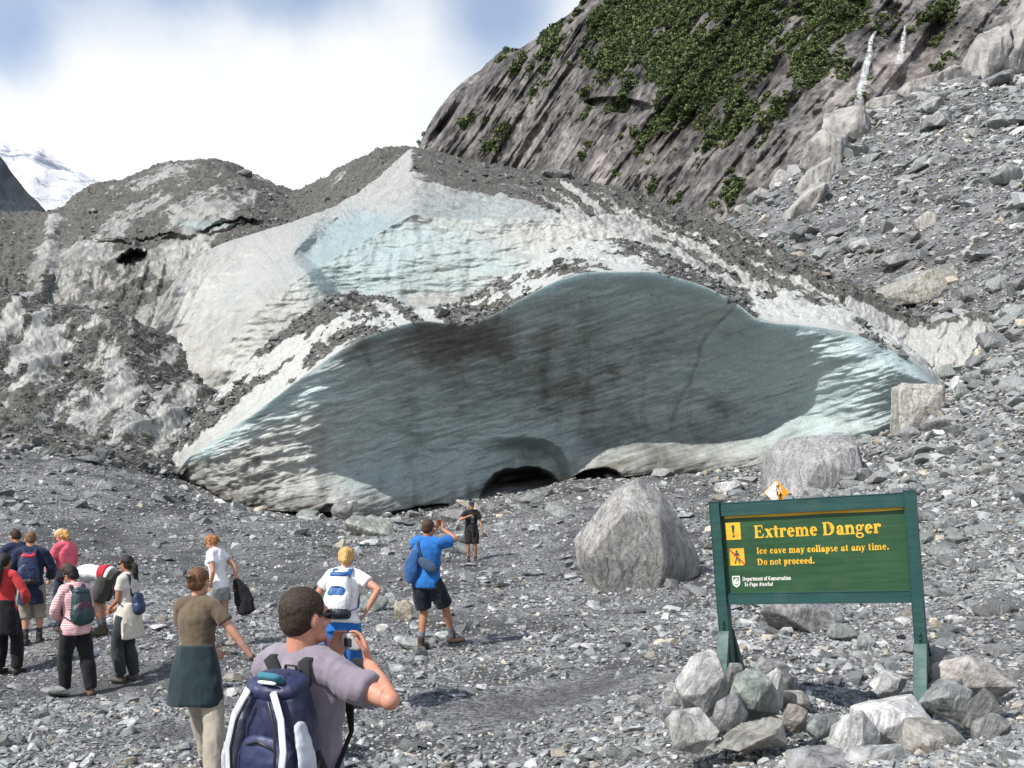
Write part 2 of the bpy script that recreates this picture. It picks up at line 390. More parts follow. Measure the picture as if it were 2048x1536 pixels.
# ------------------------------------------------------------------ the glacier: front shell with the cave, domes and mounds behind
def mtr(d): return d / F
def streak(a, b, fa, fb, seed=0.0, octs=4):
    return fbm(np.stack([a * fa, b * fb, 0 * a + seed], -1), octs)
class Patch:
    """collects grids of (position, debris, blue, dirt, streak coordinates) into one mesh"""
    def __init__(s): s.v, s.f, s.a, s.n = [], [], {'debris': [], 'blue': [], 'dirt': [], 'st': []}, 0
    def add(s, pos, debris, blue, dirt, st):
        nr, nc = pos.shape[:2]
        s.v.append(pos.reshape(-1, 3)); s.f.append(grid_faces(nr, nc, s.n)); s.n += nr * nc
        for k, a in (('debris', debris), ('blue', blue), ('dirt', dirt)):
            s.a[k].append(np.broadcast_to(a, (nr, nc)).reshape(-1))
        s.a['st'].append(st.reshape(-1, 3))
    def build(s, name, mats):
        return link(name, mesh_np(name, np.concatenate(s.v), s.f, mats, True, {k: np.concatenate(v) for k, v in s.a.items()}))
def stc(a, b): return np.stack([a, b, np.zeros_like(a)], -1)
def ell(px, py, cx, cy, rx, ry, ang=0, p=2.0):
    """1 inside an ellipse about (cx, cy), 0 at its edge and beyond: the shape of a hollow"""
    c, s = math.cos(ang), math.sin(ang); dx, dy = px - cx, py - cy
    u, v = (dx * c + dy * s) / rx, (-dx * s + dy * c) / ry
    return 1 - (np.abs(u) ** p + np.abs(v) ** p)
def blob(px, py, cx, cy, rx, ry, ang=0):
    c, s = math.cos(ang), math.sin(ang); dx, dy = px - cx, py - cy
    u, v = (dx * c + dy * s) / rx, (-dx * s + dy * c) / ry
    return np.exp(-(u * u + v * v))

rim = curve([(358,940),(375,918),(430,880),(520,818),(600,757),(700,690),(770,660),(850,643),(930,650),(975,636),(1060,588),(1130,555),(1200,543),(1290,543),(1370,560),(1430,582),(1475,608),(1520,640),(1600,650),(1700,666),(1760,690),(1850,742),(1895,790)])
base = curve([(358,955),(375,965),(450,1000),(560,1022),(660,1024),(770,1036),(850,1034),(935,1022),(1000,1002),(1130,984),(1240,955),(1400,945),(1530,930),(1600,905),(1740,890),(1800,858),(1850,830),(1895,795)])
rimd = curve([(358,47),(430,45.5),(700,43.6),(950,43.4),(1250,43),(1480,43.2),(1700,42.5),(1850,43),(1895,44)])
ub = curve([(330,945),(345,915),(370,868),(430,792),(480,740),(540,690),(600,640),(660,600),(720,595),(800,603),(850,622),(900,612),(960,588),(1010,560),(1060,538),(1110,500),(1160,484),(1220,480),(1280,490),(1350,520),(1430,568),(1500,588),(1580,586),(1650,602),(1720,640),(1780,678),(1850,722),(1910,785)])

front = Patch()
# --- the cave wall, from the rim down to the foot and back under it
nu, nv = 680, 300
px = np.linspace(358, 1895, nu)[None, :]; t = np.linspace(0, 1.12, nv)[:, None]
tt = np.clip(t, 0, 1)
hgt = base(px) - rim(px)
py = rim(px) + tt * hgt
rec = curve([(358,0.1),(450,0.2),(560,0.5),(640,1.3),(740,3.4),(900,5.4),(1300,5.8),(1500,5.2),(1620,3.0),(1740,1.0),(1895,0.2)])(px)
out_ = curve([(358,0.1),(450,0.0),(560,0.0),(700,0.6),(820,3.4),(900,4.6),(1080,4.4),(1250,2.3),(1500,2.0),(1650,1.2),(1895,0.1)])(px)
prof = rec * sstep(0, 0.85, tt ** 0.75) - (rec - out_) * sstep(0.66, 0.98, tt)
right_turn = 3.4 * sstep(1500, 1840, px + (py - 760) * 0.6) * (1 - 0.5*tt)
dd = rimd(px) + prof - right_turn * sstep(0, 0.25, tt) * 0.45
# hollows at the foot
pyw = py + 6 * fbm(np.stack([px / 40 + 0 * py, py / 40, 0 * px + 0 * py + 3], -1), 3)
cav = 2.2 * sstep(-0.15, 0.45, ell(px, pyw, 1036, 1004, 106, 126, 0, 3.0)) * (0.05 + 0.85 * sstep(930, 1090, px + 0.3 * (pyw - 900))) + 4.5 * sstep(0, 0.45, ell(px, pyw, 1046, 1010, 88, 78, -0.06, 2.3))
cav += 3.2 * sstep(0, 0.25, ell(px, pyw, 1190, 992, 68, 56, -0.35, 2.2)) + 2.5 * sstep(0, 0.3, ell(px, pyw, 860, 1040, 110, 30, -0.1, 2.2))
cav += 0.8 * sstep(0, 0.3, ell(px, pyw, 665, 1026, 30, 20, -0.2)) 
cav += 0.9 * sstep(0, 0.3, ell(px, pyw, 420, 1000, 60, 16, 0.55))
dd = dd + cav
# a crack that runs down from the rim
cx = 1470 - 70 * sstep(600, 700, py) - 60 * sstep(690, 870, py) + 5 * fbm(np.stack([py / 30, 0 * py, 0 * py + 1], -1), 3)
crack = np.exp(-((px - cx) / 4.0) ** 2) * sstep(885, 780, py) * sstep(600, 625, py)
step = sstep(-4, 8, px - cx) * sstep(900, 700, py) * sstep(600, 660, py) * np.exp(-np.clip(px - cx, 0, None) / 160)
dd = dd + 0.10 * crack - 0.16 * step
q = P(px, py, dd)
fade = sstep(0, 0.10, tt)
nzz = 0.55 * fbm(q * (0.22, 0.1, 0.16), 3) + 0.20 * fbm(q * (0.55, 0.3, 1.4) + 5, 3)
scal = 0.11 * (1 - np.abs(noise3(q * (1.5, 0.6, 2.6)))) + 0.03 * fbm(q * (3.3, 1.5, 5.5), 2)
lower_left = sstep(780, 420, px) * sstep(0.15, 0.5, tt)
sa_, sb_ = (py + 0.30 * (px - 1100)) * mtr(44), (px - 0.30 * py) * mtr(44)
strat = 0.7 * ridged(np.stack([sa_ * 4.2 + 0.6 * fbm(q * 0.9, 2), sb_ * 0.5, 0 * sa_ + 4], -1), 2) * 0.5 + ridged(np.stack([sa_ * 1.5 + 0.5 * fbm(q * 0.5, 2), sb_ * 0.16, 0 * sa_ + 11], -1), 4)
dd = dd + fade * (0.17 * strat + nzz * 1.15 + scal * (0.7 + 1.4 * lower_left)) + 0.3 * lower_left * ridged(q * (0.9, 0.4, 0.5), 2) * 0.6
dd = dd + 5.5 * sstep(1.0, 1.12, t)
q = P(px, py, dd)
deb = -0.9 + 0.0 * py
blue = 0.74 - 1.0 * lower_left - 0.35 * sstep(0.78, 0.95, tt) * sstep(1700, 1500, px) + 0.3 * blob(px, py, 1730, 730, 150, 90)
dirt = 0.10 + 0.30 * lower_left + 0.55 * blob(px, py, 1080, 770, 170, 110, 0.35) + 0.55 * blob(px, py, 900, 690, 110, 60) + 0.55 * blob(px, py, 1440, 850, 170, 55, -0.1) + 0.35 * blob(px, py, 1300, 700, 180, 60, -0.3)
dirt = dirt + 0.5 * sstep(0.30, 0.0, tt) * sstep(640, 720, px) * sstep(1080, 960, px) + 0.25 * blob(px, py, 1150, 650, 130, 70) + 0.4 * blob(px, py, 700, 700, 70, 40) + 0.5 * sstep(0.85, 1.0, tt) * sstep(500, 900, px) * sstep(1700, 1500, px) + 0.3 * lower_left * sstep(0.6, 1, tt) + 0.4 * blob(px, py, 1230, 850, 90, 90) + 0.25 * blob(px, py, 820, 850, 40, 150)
dirt = 0.90 * dirt + 0.22 * crack + 0.28 * lower_left + 0.30 * sstep(0.7, 1.0, tt) + 0.15 * sstep(1550, 1750, px) + 0.3 * sstep(0.5, 3.0, cav)  # sunlit ends darkened in colour to look less bright; crack and hollows darker too
a_ = (py + 0.30 * (px - 1100)) * mtr(44); b_ = (px - 0.30 * py) * mtr(44)
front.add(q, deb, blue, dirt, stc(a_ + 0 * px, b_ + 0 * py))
# --- the rubble-strewn roof of the shell, from the rim back over the crown and down behind it
nu, nv = 680, 150
px = np.linspace(332, 1905, nu)[None, :]; t = np.linspace(0, 1.5, nv)[:, None]
pr = np.clip(px, 358, 1895); rr = rim(pr); uu = np.minimum(ub(px), rr - 6)
v1 = np.clip(t, 0, 1); v2 = np.clip((t - 1) / 0.5, 0, 1)
py = rr + (uu - rr) * (1 - (1 - v1) ** 1.35) + 110 * v2 ** 1.6
deep = curve([(332,2),(450,3.4),(600,5),(750,8),(950,7.5),(1250,8),(1500,6),(1700,5),(1905,3)])(px)
dd = rimd(pr) + deep * v1 + 9 * v2
lump = 0.9 * blob(px, py, 740, 620, 90, 25) + 0.5 * blob(px, py, 900, 620, 60, 20)
q = P(px, py, dd)
dz = sstep(0.02, 0.25, t) * (0.45 * fbm(q * 0.6, 4) + 0.26 * fbm(q * 1.9, 3) + 0.10 * ridged(q * 4.5, 2)) + 0.0 * lump
q = q + np.stack([0 * dz, 0 * dz, dz], -1)
deb = 0.47 + 0.36 * blob(px, py, 760, 625, 130, 38) + 0.38 * blob(px, py, 1180, 505, 100, 22) + 0.34 * blob(px, py, 960, 600, 70, 28, -0.4) - 0.20 * sstep(640, 420, px) * sstep(0.75, 0.2, v1)
deb = deb - 0.30 * blob(px, py, 1240, 530, 100, 14) - 0.38 * blob(px, py, 1640, 635, 90, 26) - 0.35 * blob(px, py, 600, 700, 70, 26, -0.75) - 0.25 * sstep(1600, 1850, px) + 0.3 * blob(px, py, 1500, 600, 80, 14) - 0.25 * blob(px, py, 1050, 575, 60, 16, -0.5)
dirt = 0.10 + 0.20 * sstep(600, 400, px)
blue = -0.25 + 0.0 * py
a_ = (py - rr * 1.0) * mtr(46) * 1.2; b_ = np.cumsum(np.sqrt(1 + np.gradient(rr[0]) ** 2 / np.gradient(px[0]) ** 2))[None] * np.gradient(px[0]).mean() * mtr(46)
a_ = a_ + 0 * px; b_ = b_ + 0 * py
deb = deb + 1.7 * streak(a_ - 0.25 * b_ * sstep(700, 900, px), b_, 1.0, 0.2, 3, 5) + 0.8 * fbm(q * 1.5, 4)
front.add(q, deb, blue, dirt, stc(a_, b_))
FRONT_TOP = (q, deb)
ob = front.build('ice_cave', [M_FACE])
tag(ob, 'blue-grey overhanging ice wall hollowed into a cave, with rubble along its rim', 'ice cave')

# --- the pale dome behind the cave
crest2 = curve([(285,690),(300,655),(345,568),(420,500),(500,470),(600,440),(690,405),(750,365),(800,320),(828,300),(870,306),(950,326),(1040,342),(1090,352),(1150,360),(1210,377),(1280,396),(1350,421),(1430,447),(1530,492),(1620,532),(1700,572),(1760,598),(1800,622),(1860,660),(1930,735)])
lowr = curve([(285,720),(345,980),(400,900),(480,800),(600,700),(720,660),(850,690),(1000,630),(1110,560),(1220,540),(1350,580),(1500,660),(1700,690),(1800,740),(1930,820)])
nu, nv = 640, 330
px = np.linspace(285, 1930, nu)[None, :]; t = np.linspace(0, 1.3, nv)[:, None]
v1 = np.clip(t, 0, 1); v2 = np.clip((t - 1) / 0.3, 0, 1)
lo, hi = lowr(px), crest2(px)
py = lo + (hi - lo) * v1 + 130 * v2 ** 1.5
d0 = curve([(285,58),(600,56),(900,57),(1300,57),(1600,54),(1930,50)])(px)
dc = curve([(285,60),(420,66),(600,72),(828,84),(1100,82),(1430,74),(1700,62),(1930,52)])(px)
face = curve([(285,0.2),(600,0.55),(850,0.66),(1150,0.55),(1350,0.25),(1930,0.1)])(px)
steep = np.where(v1 < face, 0.30 * v1, 0.30 * face + (v1 - face) / (1 - face + 1e-6) * (1 - 0.30 * face))
dd = d0 + (dc - d0) * (0.4 * steep + 0.6 * steep ** 1.6) + 25 * v2
# a scooped hollow with a sharp left lip
lip = 640 - 50 * np.exp(-((py - 512) / 38.0) ** 2) + 0.45 * np.clip(py - 560, 0, None)
hol = sstep(-10, 34, px - lip) * np.exp(-np.clip(px - lip - 20, 0, None) / 190) * sstep(385, 520, py + 0.06 * (px - 640)) * sstep(650, 585, py)
flap = np.exp(-np.clip(lip - px, 0, None) / 80) * (px < lip) * np.exp(-((py - 515) / 55.0) ** 2)
q = P(px, py, dd + 3.6 * hol)
grv = ridged(np.stack([(px - (py - 500) * -0.55) * mtr(60) * 0.55, py * 0.004 + 0 * px, 0 * px + 0 * py], -1), 3)
dd = dd + 3.6 * hol - 0.2 * flap + 0.8 * fbm(q * (0.13, 0.1, 0.13), 4) + 0.30 * fbm(q * (0.5, 0.5, 1.3), 4) + 0.10 * ridged(q * (1.1, 0.5, 0.35), 2) + 0.09 * ridged(q * (0.4, 0.4, 2.2), 3) + 0.28 * grv * sstep(720, 400, px)
q = P(px, py, dd)
capd = (py - hi) * mtr(70)
rough = sstep(950, 1250, px) * sstep(12, 1, capd) + sstep(7, 1, capd) * sstep(520, 700, px)
dz = 0.32 * fbm(q * 0.9, 3) * rough + 0.14 * ridged(q * 2.3, 2) * (0.25 + rough)
q = q + np.stack([0 * dz, -0.3 * dz, dz], -1)
deb = -0.30 + 1.1 * sstep(4.4, 0.6, capd) * sstep(760, 850, px) + 0.30 * sstep(900, 1180, px) * sstep(9, 1.5, capd) + 0.02 * sstep(1300, 1600, px) + 0.25 * sstep(4.0, 0.5, capd) * sstep(560, 400, px)
deb = deb - 0.45 * blob(px, py, 1250, 450, 120, 30, 0.45) - 0.75 * blob(px, py, 790, 330, 38, 14, -0.5)+ 0.3 * blob(px, py, 900, 325, 80, 20)
blue = 0.02 + 0.95 * blob(px, py, 700, 540, 85, 95) + 0.75 * blob(px, py, 900, 515, 280, 115) + 0.35 * blob(px, py, 450, 590, 110, 70) - 0.45 * blob(px, py, 480, 500, 200, 38, -0.6)+ 0.3 * blob(px, py, 740, 470, 120, 30)
dirt = 0.16 + 0.35 * blob(px, py, 880, 600, 250, 28) + 0.25 * blob(px, py, 560, 660, 120, 60) + 0.3 * blob(px, py, 880, 410, 120, 50) - 0.3 * blob(px, py, 480, 520, 160, 28, -0.6) + 0.35 * blob(px, py, 340, 640, 60, 60)
w2 = sstep(480, 760, px)
a_ = capd * w2 + (1 - w2) * (py + 0.75 * (px - 400)) * mtr(60); b_ = px * mtr(66) * w2 + (1 - w2) * (px - 0.75 * py) * mtr(60)
a_ = a_ + 0 * px; b_ = b_ + 0 * py
deb = deb + (0.25 + 1.7 * sstep(900, 1150, px)) * streak(a_ - 0.10 * b_ * sstep(1000, 1300, px), b_, 1.5, 0.11, 5, 5) + 0.3 * fbm(q * 1.3, 3)
dome = Patch(); dome.add(q, deb, blue, dirt, stc(a_ + 0 * px, b_ + 0 * py))
DOME = (q, deb)
ob = dome.build('ice_dome', [M_DOME])
tag(ob, 'tall pale ice dome with a scooped blue hollow rising behind the cave', 'glacier')

# --- the grey mound on the left skyline
top3 = curve([(-200,395),(-60,425),(0,432),(60,426),(125,418),(150,397),(200,375),(250,360),(300,341),(340,330),(380,322),(440,326),(490,345),(540,370),(585,387),(640,366),(700,336),(760,311),(815,297),(900,330),(960,420)])
nu, nv = 520, 280
px = np.linspace(-200, 960, nu)[None, :]; t = np.linspace(0, 1.3, nv)[:, None]
v1 = np.clip(t, 0, 1); v2 = np.clip((t - 1) / 0.3, 0, 1)
lo = curve([(-200,700),(100,700),(300,720),(500,600),(960,560)])(px); hi = top3(px)
py = lo + (hi - lo) * v1 + 120 * v2 ** 1.5
dd = 66 + 6 * sstep(0, 0.55, v1) + curve([(-200,20),(200,32),(500,34),(800,24),(960,24)])(px) * np.clip((v1 - 0.5) / 0.5, 0, 1) ** 1.3 + 22 * v2
ledge = curve([(-200,520),(0,520),(170,497),(300,486),(420,470),(500,452),(560,446),(700,425),(960,400)])(px) + 7 * fbm(np.stack([px / 70, 0 * px, 0 * px], -1), 3)
under = sstep(-2, 6, py - ledge) * np.exp(-np.clip(py - ledge, 0, None) / 55) * sstep(120, 230, px) * sstep(600, 500, px)
dd = dd + 1.5 * under + 2.0 * sstep(0, 0.6, ell(px, py, 455, 463, 70, 17, -0.12)) + 1.2 * sstep(0, 0.5, ell(px, py, 330, 483, 70, 9, 0.02)) + 3.5 * sstep(0, 0.3, ell(px, py + 4 * fbm(np.stack([px / 9 + 0 * py, py / 9, 0 * px + 0 * py], -1), 2), 266, 526, 34, 17, -0.25))
dd = dd - 2.2 * np.exp(-((px - 108 + 0.16 * (py - 430)) / 17.0) ** 2) * sstep(630, 590, py) * sstep(415, 440, py)
dd = dd + 1.2 * sstep(150, 60, px)
flu = ridged(np.stack([(px + 0.25 * py) / 34 + 0 * py, py / 400 + 0 * px, 0 * px + 0 * py + 2], -1), 3)
q = P(px, py, dd)
dd = dd + 0.5 * flu * sstep(480, 540, py) - 0.55 * ridged(np.stack([py / 11 + 0 * px, px / 90 + 0 * py, 0 * px + 0 * py], -1), 2) * np.exp(-((px - 108 + 0.16 * (py - 430)) / 22.0) ** 2)
q = P(px, py, dd)
dz = 0.9 * fbm(q * 0.22, 4) * sstep(0, 0.4, v1) + 0.35 * ridged(q * 0.75, 3) + 0.12 * ridged(q * 2.2, 2)
q = q + np.stack([0 * dz, -0.4 * dz, dz], -1)
deb = 0.74 - 0.24 * blob(px, py, 400, 420, 170, 60, -0.25) - 0.34 * blob(px, py, 350, 350, 60, 14, -0.4) - 0.28 * blob(px, py, 260, 440, 60, 30, -0.4) - 0.36 * sstep(485, 520, py) - 0.5 * np.exp(-((px - 108 + 0.16 * (py - 430)) / 20.0) ** 2)
deb = deb + 0.28 * sstep(120, 60, px) + 0.02
dirt = 0.52 + 0.30 * sstep(490, 540, py) * sstep(520, 350, px)
blue = -0.35 + 0.8 * blob(px, py, 400, 455, 110, 16) + 0.9 * blob(px, py, 110, 590, 26, 40) + 0.7 * blob(px, py, 470, 455, 60, 10)
a_ = (py + 0.5 * px) * mtr(75) * 0.7; b_ = (px - 0.5 * py) * mtr(75) * 0.5
deb = deb + 1.0 * streak(a_, b_, 0.5, 0.22, 8, 5) + 0.4 * fbm(q * 0.8, 4)
m3 = Patch(); m3.add(q, deb, blue, dirt, stc(a_, b_))
MOUND = (q, deb)
ob = m3.build('ice_mound', [M_DOME])
tag(ob, 'dirty grey ice mound with dark ledge cracks on the left skyline', 'glacier')

# --- the low rubble mound with white streaks, in front of it
top4 = curve([(-220,540),(-80,570),(0,590),(60,598),(100,616),(140,629),(220,634),(300,668),(380,710),(425,738),(465,790)])
nu, nv = 400, 260
px = np.linspace(-220, 465, nu)[None, :]; t = np.linspace(0, 1.3, nv)[:, None]
v1 = np.clip(t, 0, 1); v2 = np.clip((t - 1) / 0.3, 0, 1)
lo = curve([(-220,930),(0,925),(200,945),(350,965),(420,930),(465,880)])(px); hi = top4(px)
py = lo + (hi - lo) * v1 + 90 * v2 ** 1.5
dd = 45 + 1.5 * sstep(0, 0.3, v1) + 13 * v1 ** 1.3 + 9 * v2 + 3.0 * sstep(230, 465, px)
q = P(px, py, dd)
dz = 0.7 * fbm(q * 0.3, 4) * sstep(0, 0.2, v1) + 0.40 * ridged(np.stack([(q[..., 0] * 0.75 - q[..., 2] * 0.75) * 0.55, (q[..., 0] + q[..., 2]) * 0.12, q[..., 1] * 0.02], -1), 3) + 0.15 * ridged(q * 1.7, 3)
q = q + np.stack([0 * dz, -0.45 * dz, dz], -1)
deb = 0.72 - 0.42 * blob(px, py, 60, 730, 75, 55, -0.7) - 0.44 * blob(px, py, 130, 660, 60, 14, -0.4) - 0.40 * blob(px, py, 215, 760, 36, 60, 0.1) - 0.42 * blob(px, py, 300, 850, 60, 26) - 0.40 * blob(px, py, 160, 850, 60, 22) - 0.34 * blob(px, py, 260, 790, 50, 30) - 0.32 * blob(px, py, 30, 670, 60, 14, -0.7) + 0.2 * sstep(900, 930, py) - 0.3 * blob(px, py, 330, 780, 50, 60)
dirt = 0.32 + 0 * py; blue = -0.2 + 0 * py
a_ = (py * 0.7 + 0.75 * px) * mtr(50); b_ = (0.7 * px - 0.75 * py) * mtr(50)
deb = deb + 1.1 * streak(a_, b_, 0.9, 0.3, 9, 5) + 0.5 * fbm(q * 0.9, 4)
m4 = Patch(); m4.add(q, deb, blue, dirt, stc(a_, b_))
LOWM = (q, deb)
ob = m4.build('rubble_covered_ice', [M_DOME])
tag(ob, 'low rubble-covered ice mound with white streaks, left of the cave', 'glacier')

# --- the white fluted ice toe against the scree on the right
top5 = curve([(1690,575),(1750,600),(1800,630),(1850,652),(1885,640),(1940,628),(1990,640),(2020,668)])
nu, nv = 240, 120
px = np.linspace(1690, 2020, nu)[None, :]; t = np.linspace(0, 1.35, nv)[:, None]
v1 = np.clip(t, 0, 1); v2 = np.clip((t - 1) / 0.35, 0, 1)
lo = curve([(1690,720),(1850,800),(1900,770),(1960,750),(2020,720)])(px); hi = top5(px)
py = lo + (hi - lo) * v1 + 30 * v2 ** 1.5
dd = 47.5 + 4.0 * v1 ** 1.6 + 6 * v2 + 1.2 * sstep(1900, 1760, px)
wob = fbm(np.stack([px / 45 + 0 * py, py / 45 + 0 * px, 0 * px + 0 * py], -1), 3)
flu = ridged(np.stack([px / 42 + 0.35 * py / 42 + 1.0 * wob, py / 90 + 0 * px, 0 * px + 0 * py + 7], -1), 2)
q = P(px, py, dd - 0.55 * flu)
dz = 0.2 * fbm(q * 1.0, 3) + 0.08 * ridged(q * 3, 2)
q = q + np.stack([0 * dz, -0.3 * dz, dz], -1)
deb = 0.10 + 0.7 * sstep(26, 4, py - hi) + 0.35 * sstep(1850, 1740, px) - 0.2 * (flu > 0.5)
m5 = Patch(); m5.add(q, deb, -0.4 + 0 * py, 0.0 + 0 * py, stc((px + 0.35 * py) * mtr(50) * 1.2, py * mtr(50)))
ob = m5.build('ice_toe', [M_DOME])
tag(ob, 'white fluted toe of ice meeting the grey scree at the right', 'glacier')

# ------------------------------------------------------------------ the mountain wall with bush, the waterfalls, far peaks
ridge = curve([(560,560),(700,480),(790,385),(835,300),(850,264),(880,214),(920,168),(960,140),(985,112),(1000,99),(1040,96),(1090,65),(1130,36),(1175,-6),(1250,-80),(1400,-210),(1700,-380),(2100,-520),(2600,-640)])
nu, nv = 900, 560
px = np.linspace(560, 2600, nu)[None, :]; t = np.linspace(0, 1.06, nv)[:, None] ** 0.9
lo = curve([(560,640),(1000,620),(1430,560),(2000,420),(2600,300)])(px); hi = ridge(px)
v1 = np.clip(t, 0, 1); v2 = np.clip((t - 1) / 0.06, 0, 1)
jag = 14 * fbm(np.stack([px / 60, 0 * px, 0 * px + 5], -1), 5) * sstep(800, 850, px)
py = lo + (hi + jag - lo) * v1 + 40 * v2
db = curve([(560,420),(840,380),(1200,280),(1500,215),(1800,200),(2600,190)])(px)
dd = db + (lo - py) * 0.12 + 30 * v2 + 70 * v2
q = P(px, py, dd)
al = q[..., 0] * 0.62 + q[..., 2] * 0.78; ac = q[..., 0] * 0.78 - q[..., 2] * 0.62   # the strata climb to the right
dis = 9 * ridged(np.stack([ac * 0.006, al * 0.030, q[..., 1] * 0.004 + 21], -1), 3) + 24 * (ridged(np.stack([ac * 0.013, al * 0.0035, q[..., 1] * 0.002], -1), 4) - 0.3) + 10 * ridged(np.stack([ac * 0.05, al * 0.007, q[..., 1] * 0.004 + 9], -1), 4) + 4.5 * ridged(np.stack([ac * 0.16, al * 0.018, q[..., 1] * 0.02 + 3], -1), 4) + 1.3 * ridged(q * 0.16, 4)
gul = np.exp(-((px - (965 - 0.75 * (py - 150))) / 26.0) ** 2) * sstep(100, 160, py) * sstep(330, 240, py) * 16 + 14 * sstep(0, 0.5, ell(px, py, 1240, 212, 75, 18, 0.1)) * 0.6
dd2 = dd - dis * sstep(0, 0.1, 1.02 - t) + gul
q = P(px, py, dd2)
n1 = fbm(np.stack([px / 95 + 0 * py, py / 95, 0 * px + 0 * py + 2], -1), 5); n2 = fbm(np.stack([(px + 0.9 * py) / 26, (py - 0.9 * px) / 110, 0 * px + 0 * py + 4], -1), 5)
n3 = fbm(np.stack([(px + 0.9 * py) / 14, (py - 0.9 * px) / 26, 0 * px + 0 * py + 6], -1), 4)
veg = -0.55 + 1.15 * blob(px, py, 1480, 80, 190, 120, -0.2) + 0.8 * blob(px, py, 1290, 90, 120, 120) + 0.9 * blob(px, py, 1430, 200, 130, 90, -0.5) + 0.75 * blob(px, py, 1230, 60, 70, 160, 0.3) + 0.6 * blob(px, py, 1100, 110, 70, 60, -0.6) + 0.7 * blob(px, py, 1660, 170, 80, 80, -0.6) + 0.6 * blob(px, py, 1420, 300, 90, 40, -0.6) + 0.6 * blob(px, py, 1290, 270, 90, 40, -0.5) + 0.75 * blob(px, py, 1440, 410, 60, 22) + 0.6 * blob(px, py, 1350, 370, 70, 20, -0.5) + 0.6 * blob(px, py, 1500, 360, 60, 25, -0.4) + 0.5 * blob(px, py, 980, 110, 40, 30) + 0.5 * blob(px, py, 1030, 230, 70, 20, -0.9) + 0.5 * blob(px, py, 950, 300, 60, 14) + 0.9 * blob(px, py, 1900, 30, 60, 60) + 0.9 * blob(px, py, 1650, 10, 160, 60) + 0.8 * blob(px, py, 1350, -60, 250, 100)
veg = veg + 0.4 * sstep(30, 5, py - hi - jag) * sstep(2000, 1000, px) + 1.9 * n1 + 2.0 * n2 + 1.6 * n3 - 0.56
vm = sstep(0.0, 0.22, veg)
pink = blob(px, py, 1160, 360, 320, 90, -0.4)[..., None] * 0.3 + blob(px, py, 1830, 150, 80, 60)[..., None] * 1.1
pale = (blob(px, py, 2010, 80, 80, 130) + 0.7 * blob(px, py, 1330, 40, 40, 60, 0.5) + 0.5 * blob(px, py, 1250, 380, 80, 40))[..., None]
rock = np.array([0.140, 0.137, 0.137]) * np.clip(1 + 1.1 * fbm(q * 0.03, 4)[..., None] + 1.2 * n2[..., None] + 0.8 * n3[..., None], 0.25, 2.5)
rock = rock + pink * np.array([0.055, 0.040, 0.037]) + pale * np.array([0.17, 0.17, 0.165])
col = rock * (1 - vm[..., None]) + vm[..., None] * np.array([0.055, 0.062, 0.028]) * (1 + 0.6 * n1[..., None])
col = np.clip(np.concatenate([col, np.ones(col.shape[:2] + (1,))], -1), 0.01, 1)
mo = link('mountain', mesh_np('mountain', q.reshape(-1, 3), grid_faces(nv, nu), [M_CLIFF], True, {'col': col.reshape(-1, 4)}))
tag(mo, 'steep brown-grey rock wall patched with green bush at the upper right', 'mountain', kind='structure')

def leaf_blob(seed, n=46):
    """a ragged clump of small leaf-sized faces"""
    r = np.random.default_rng(seed); vs = []; fs = []
    for k in range(n):
        c = r.normal(size=3); c /= np.linalg.norm(c); c *= r.uniform(0.45, 1.0); c[2] = abs(c[2]) * 0.9
        u = r.normal(size=3); u /= np.linalg.norm(u); w = np.cross(u, r.normal(size=3)); w /= np.linalg.norm(w)
        s = r.uniform(0.20, 0.42)
        b = len(vs); vs += [c - u * s, c + w * s * 0.7, c + u * s, c - w * s * 0.7]; fs += [[b, b + 1, b + 2], [b, b + 2, b + 3]]
    return np.array(vs), np.array(fs)
def hull(pts):
    bm = bmesh.new()
    for p in pts: bm.verts.new(p)
    r = bmesh.ops.convex_hull(bm, input=bm.verts)
    junk = list({e for e in r['geom_interior'] + r['geom_unused'] if isinstance(e, bmesh.types.BMVert)})
    bmesh.ops.delete(bm, geom=junk, context='VERTS')
    bmesh.ops.triangulate(bm, faces=bm.faces)
    bm.verts.index_update()
    v = np.array([x.co[:] for x in bm.verts]); f = np.array([[x.index for x in fc.verts] for fc in bm.faces])
    bm.free(); return v, f
def rots(n, tilt, r):
    """n random rotations: any heading, tilted at most about `tilt`"""
    a = r.uniform(0, 2 * math.pi, n); b = r.normal(0, tilt, n); c = r.normal(0, tilt, n)
    z = np.zeros((n, 3, 3)); z[:, 0, 0] = np.cos(a); z[:, 0, 1] = -np.sin(a); z[:, 1, 0] = np.sin(a); z[:, 1, 1] = np.cos(a); z[:, 2, 2] = 1
    x = np.zeros((n, 3, 3)); x[:, 0, 0] = 1; x[:, 1, 1] = np.cos(b); x[:, 1, 2] = -np.sin(b); x[:, 2, 1] = np.sin(b); x[:, 2, 2] = np.cos(b)
    y = np.zeros((n, 3, 3)); y[:, 1, 1] = 1; y[:, 0, 0] = np.cos(c); y[:, 0, 2] = np.sin(c); y[:, 2, 0] = -np.sin(c); y[:, 2, 2] = np.cos(c)
    return z @ x @ y
def scatter(protos, loc, size, R, which, colr):
    """one big mesh of many small bodies"""
    V_, F_, C_, n = [], [], [], 0
    for k, (pv, pf) in enumerate(protos):
        m = np.nonzero(which == k)[0]
        if not len(m): continue
        vv = np.einsum('nij,vj->nvi', R[m], pv) * size[m][:, None, None] + loc[m][:, None]
        V_.append(vv.reshape(-1, 3)); F_.append((pf[None] + (np.arange(len(m)) * len(pv))[:, None, None] + n).reshape(-1, 3)); n += len(m) * len(pv)
        C_.append(np.repeat(np.concatenate([colr[m], np.ones((len(m), 1))], 1), len(pv), 0))
    return np.concatenate(V_), np.concatenate(F_), np.concatenate(C_)
r = np.random.default_rng(21)
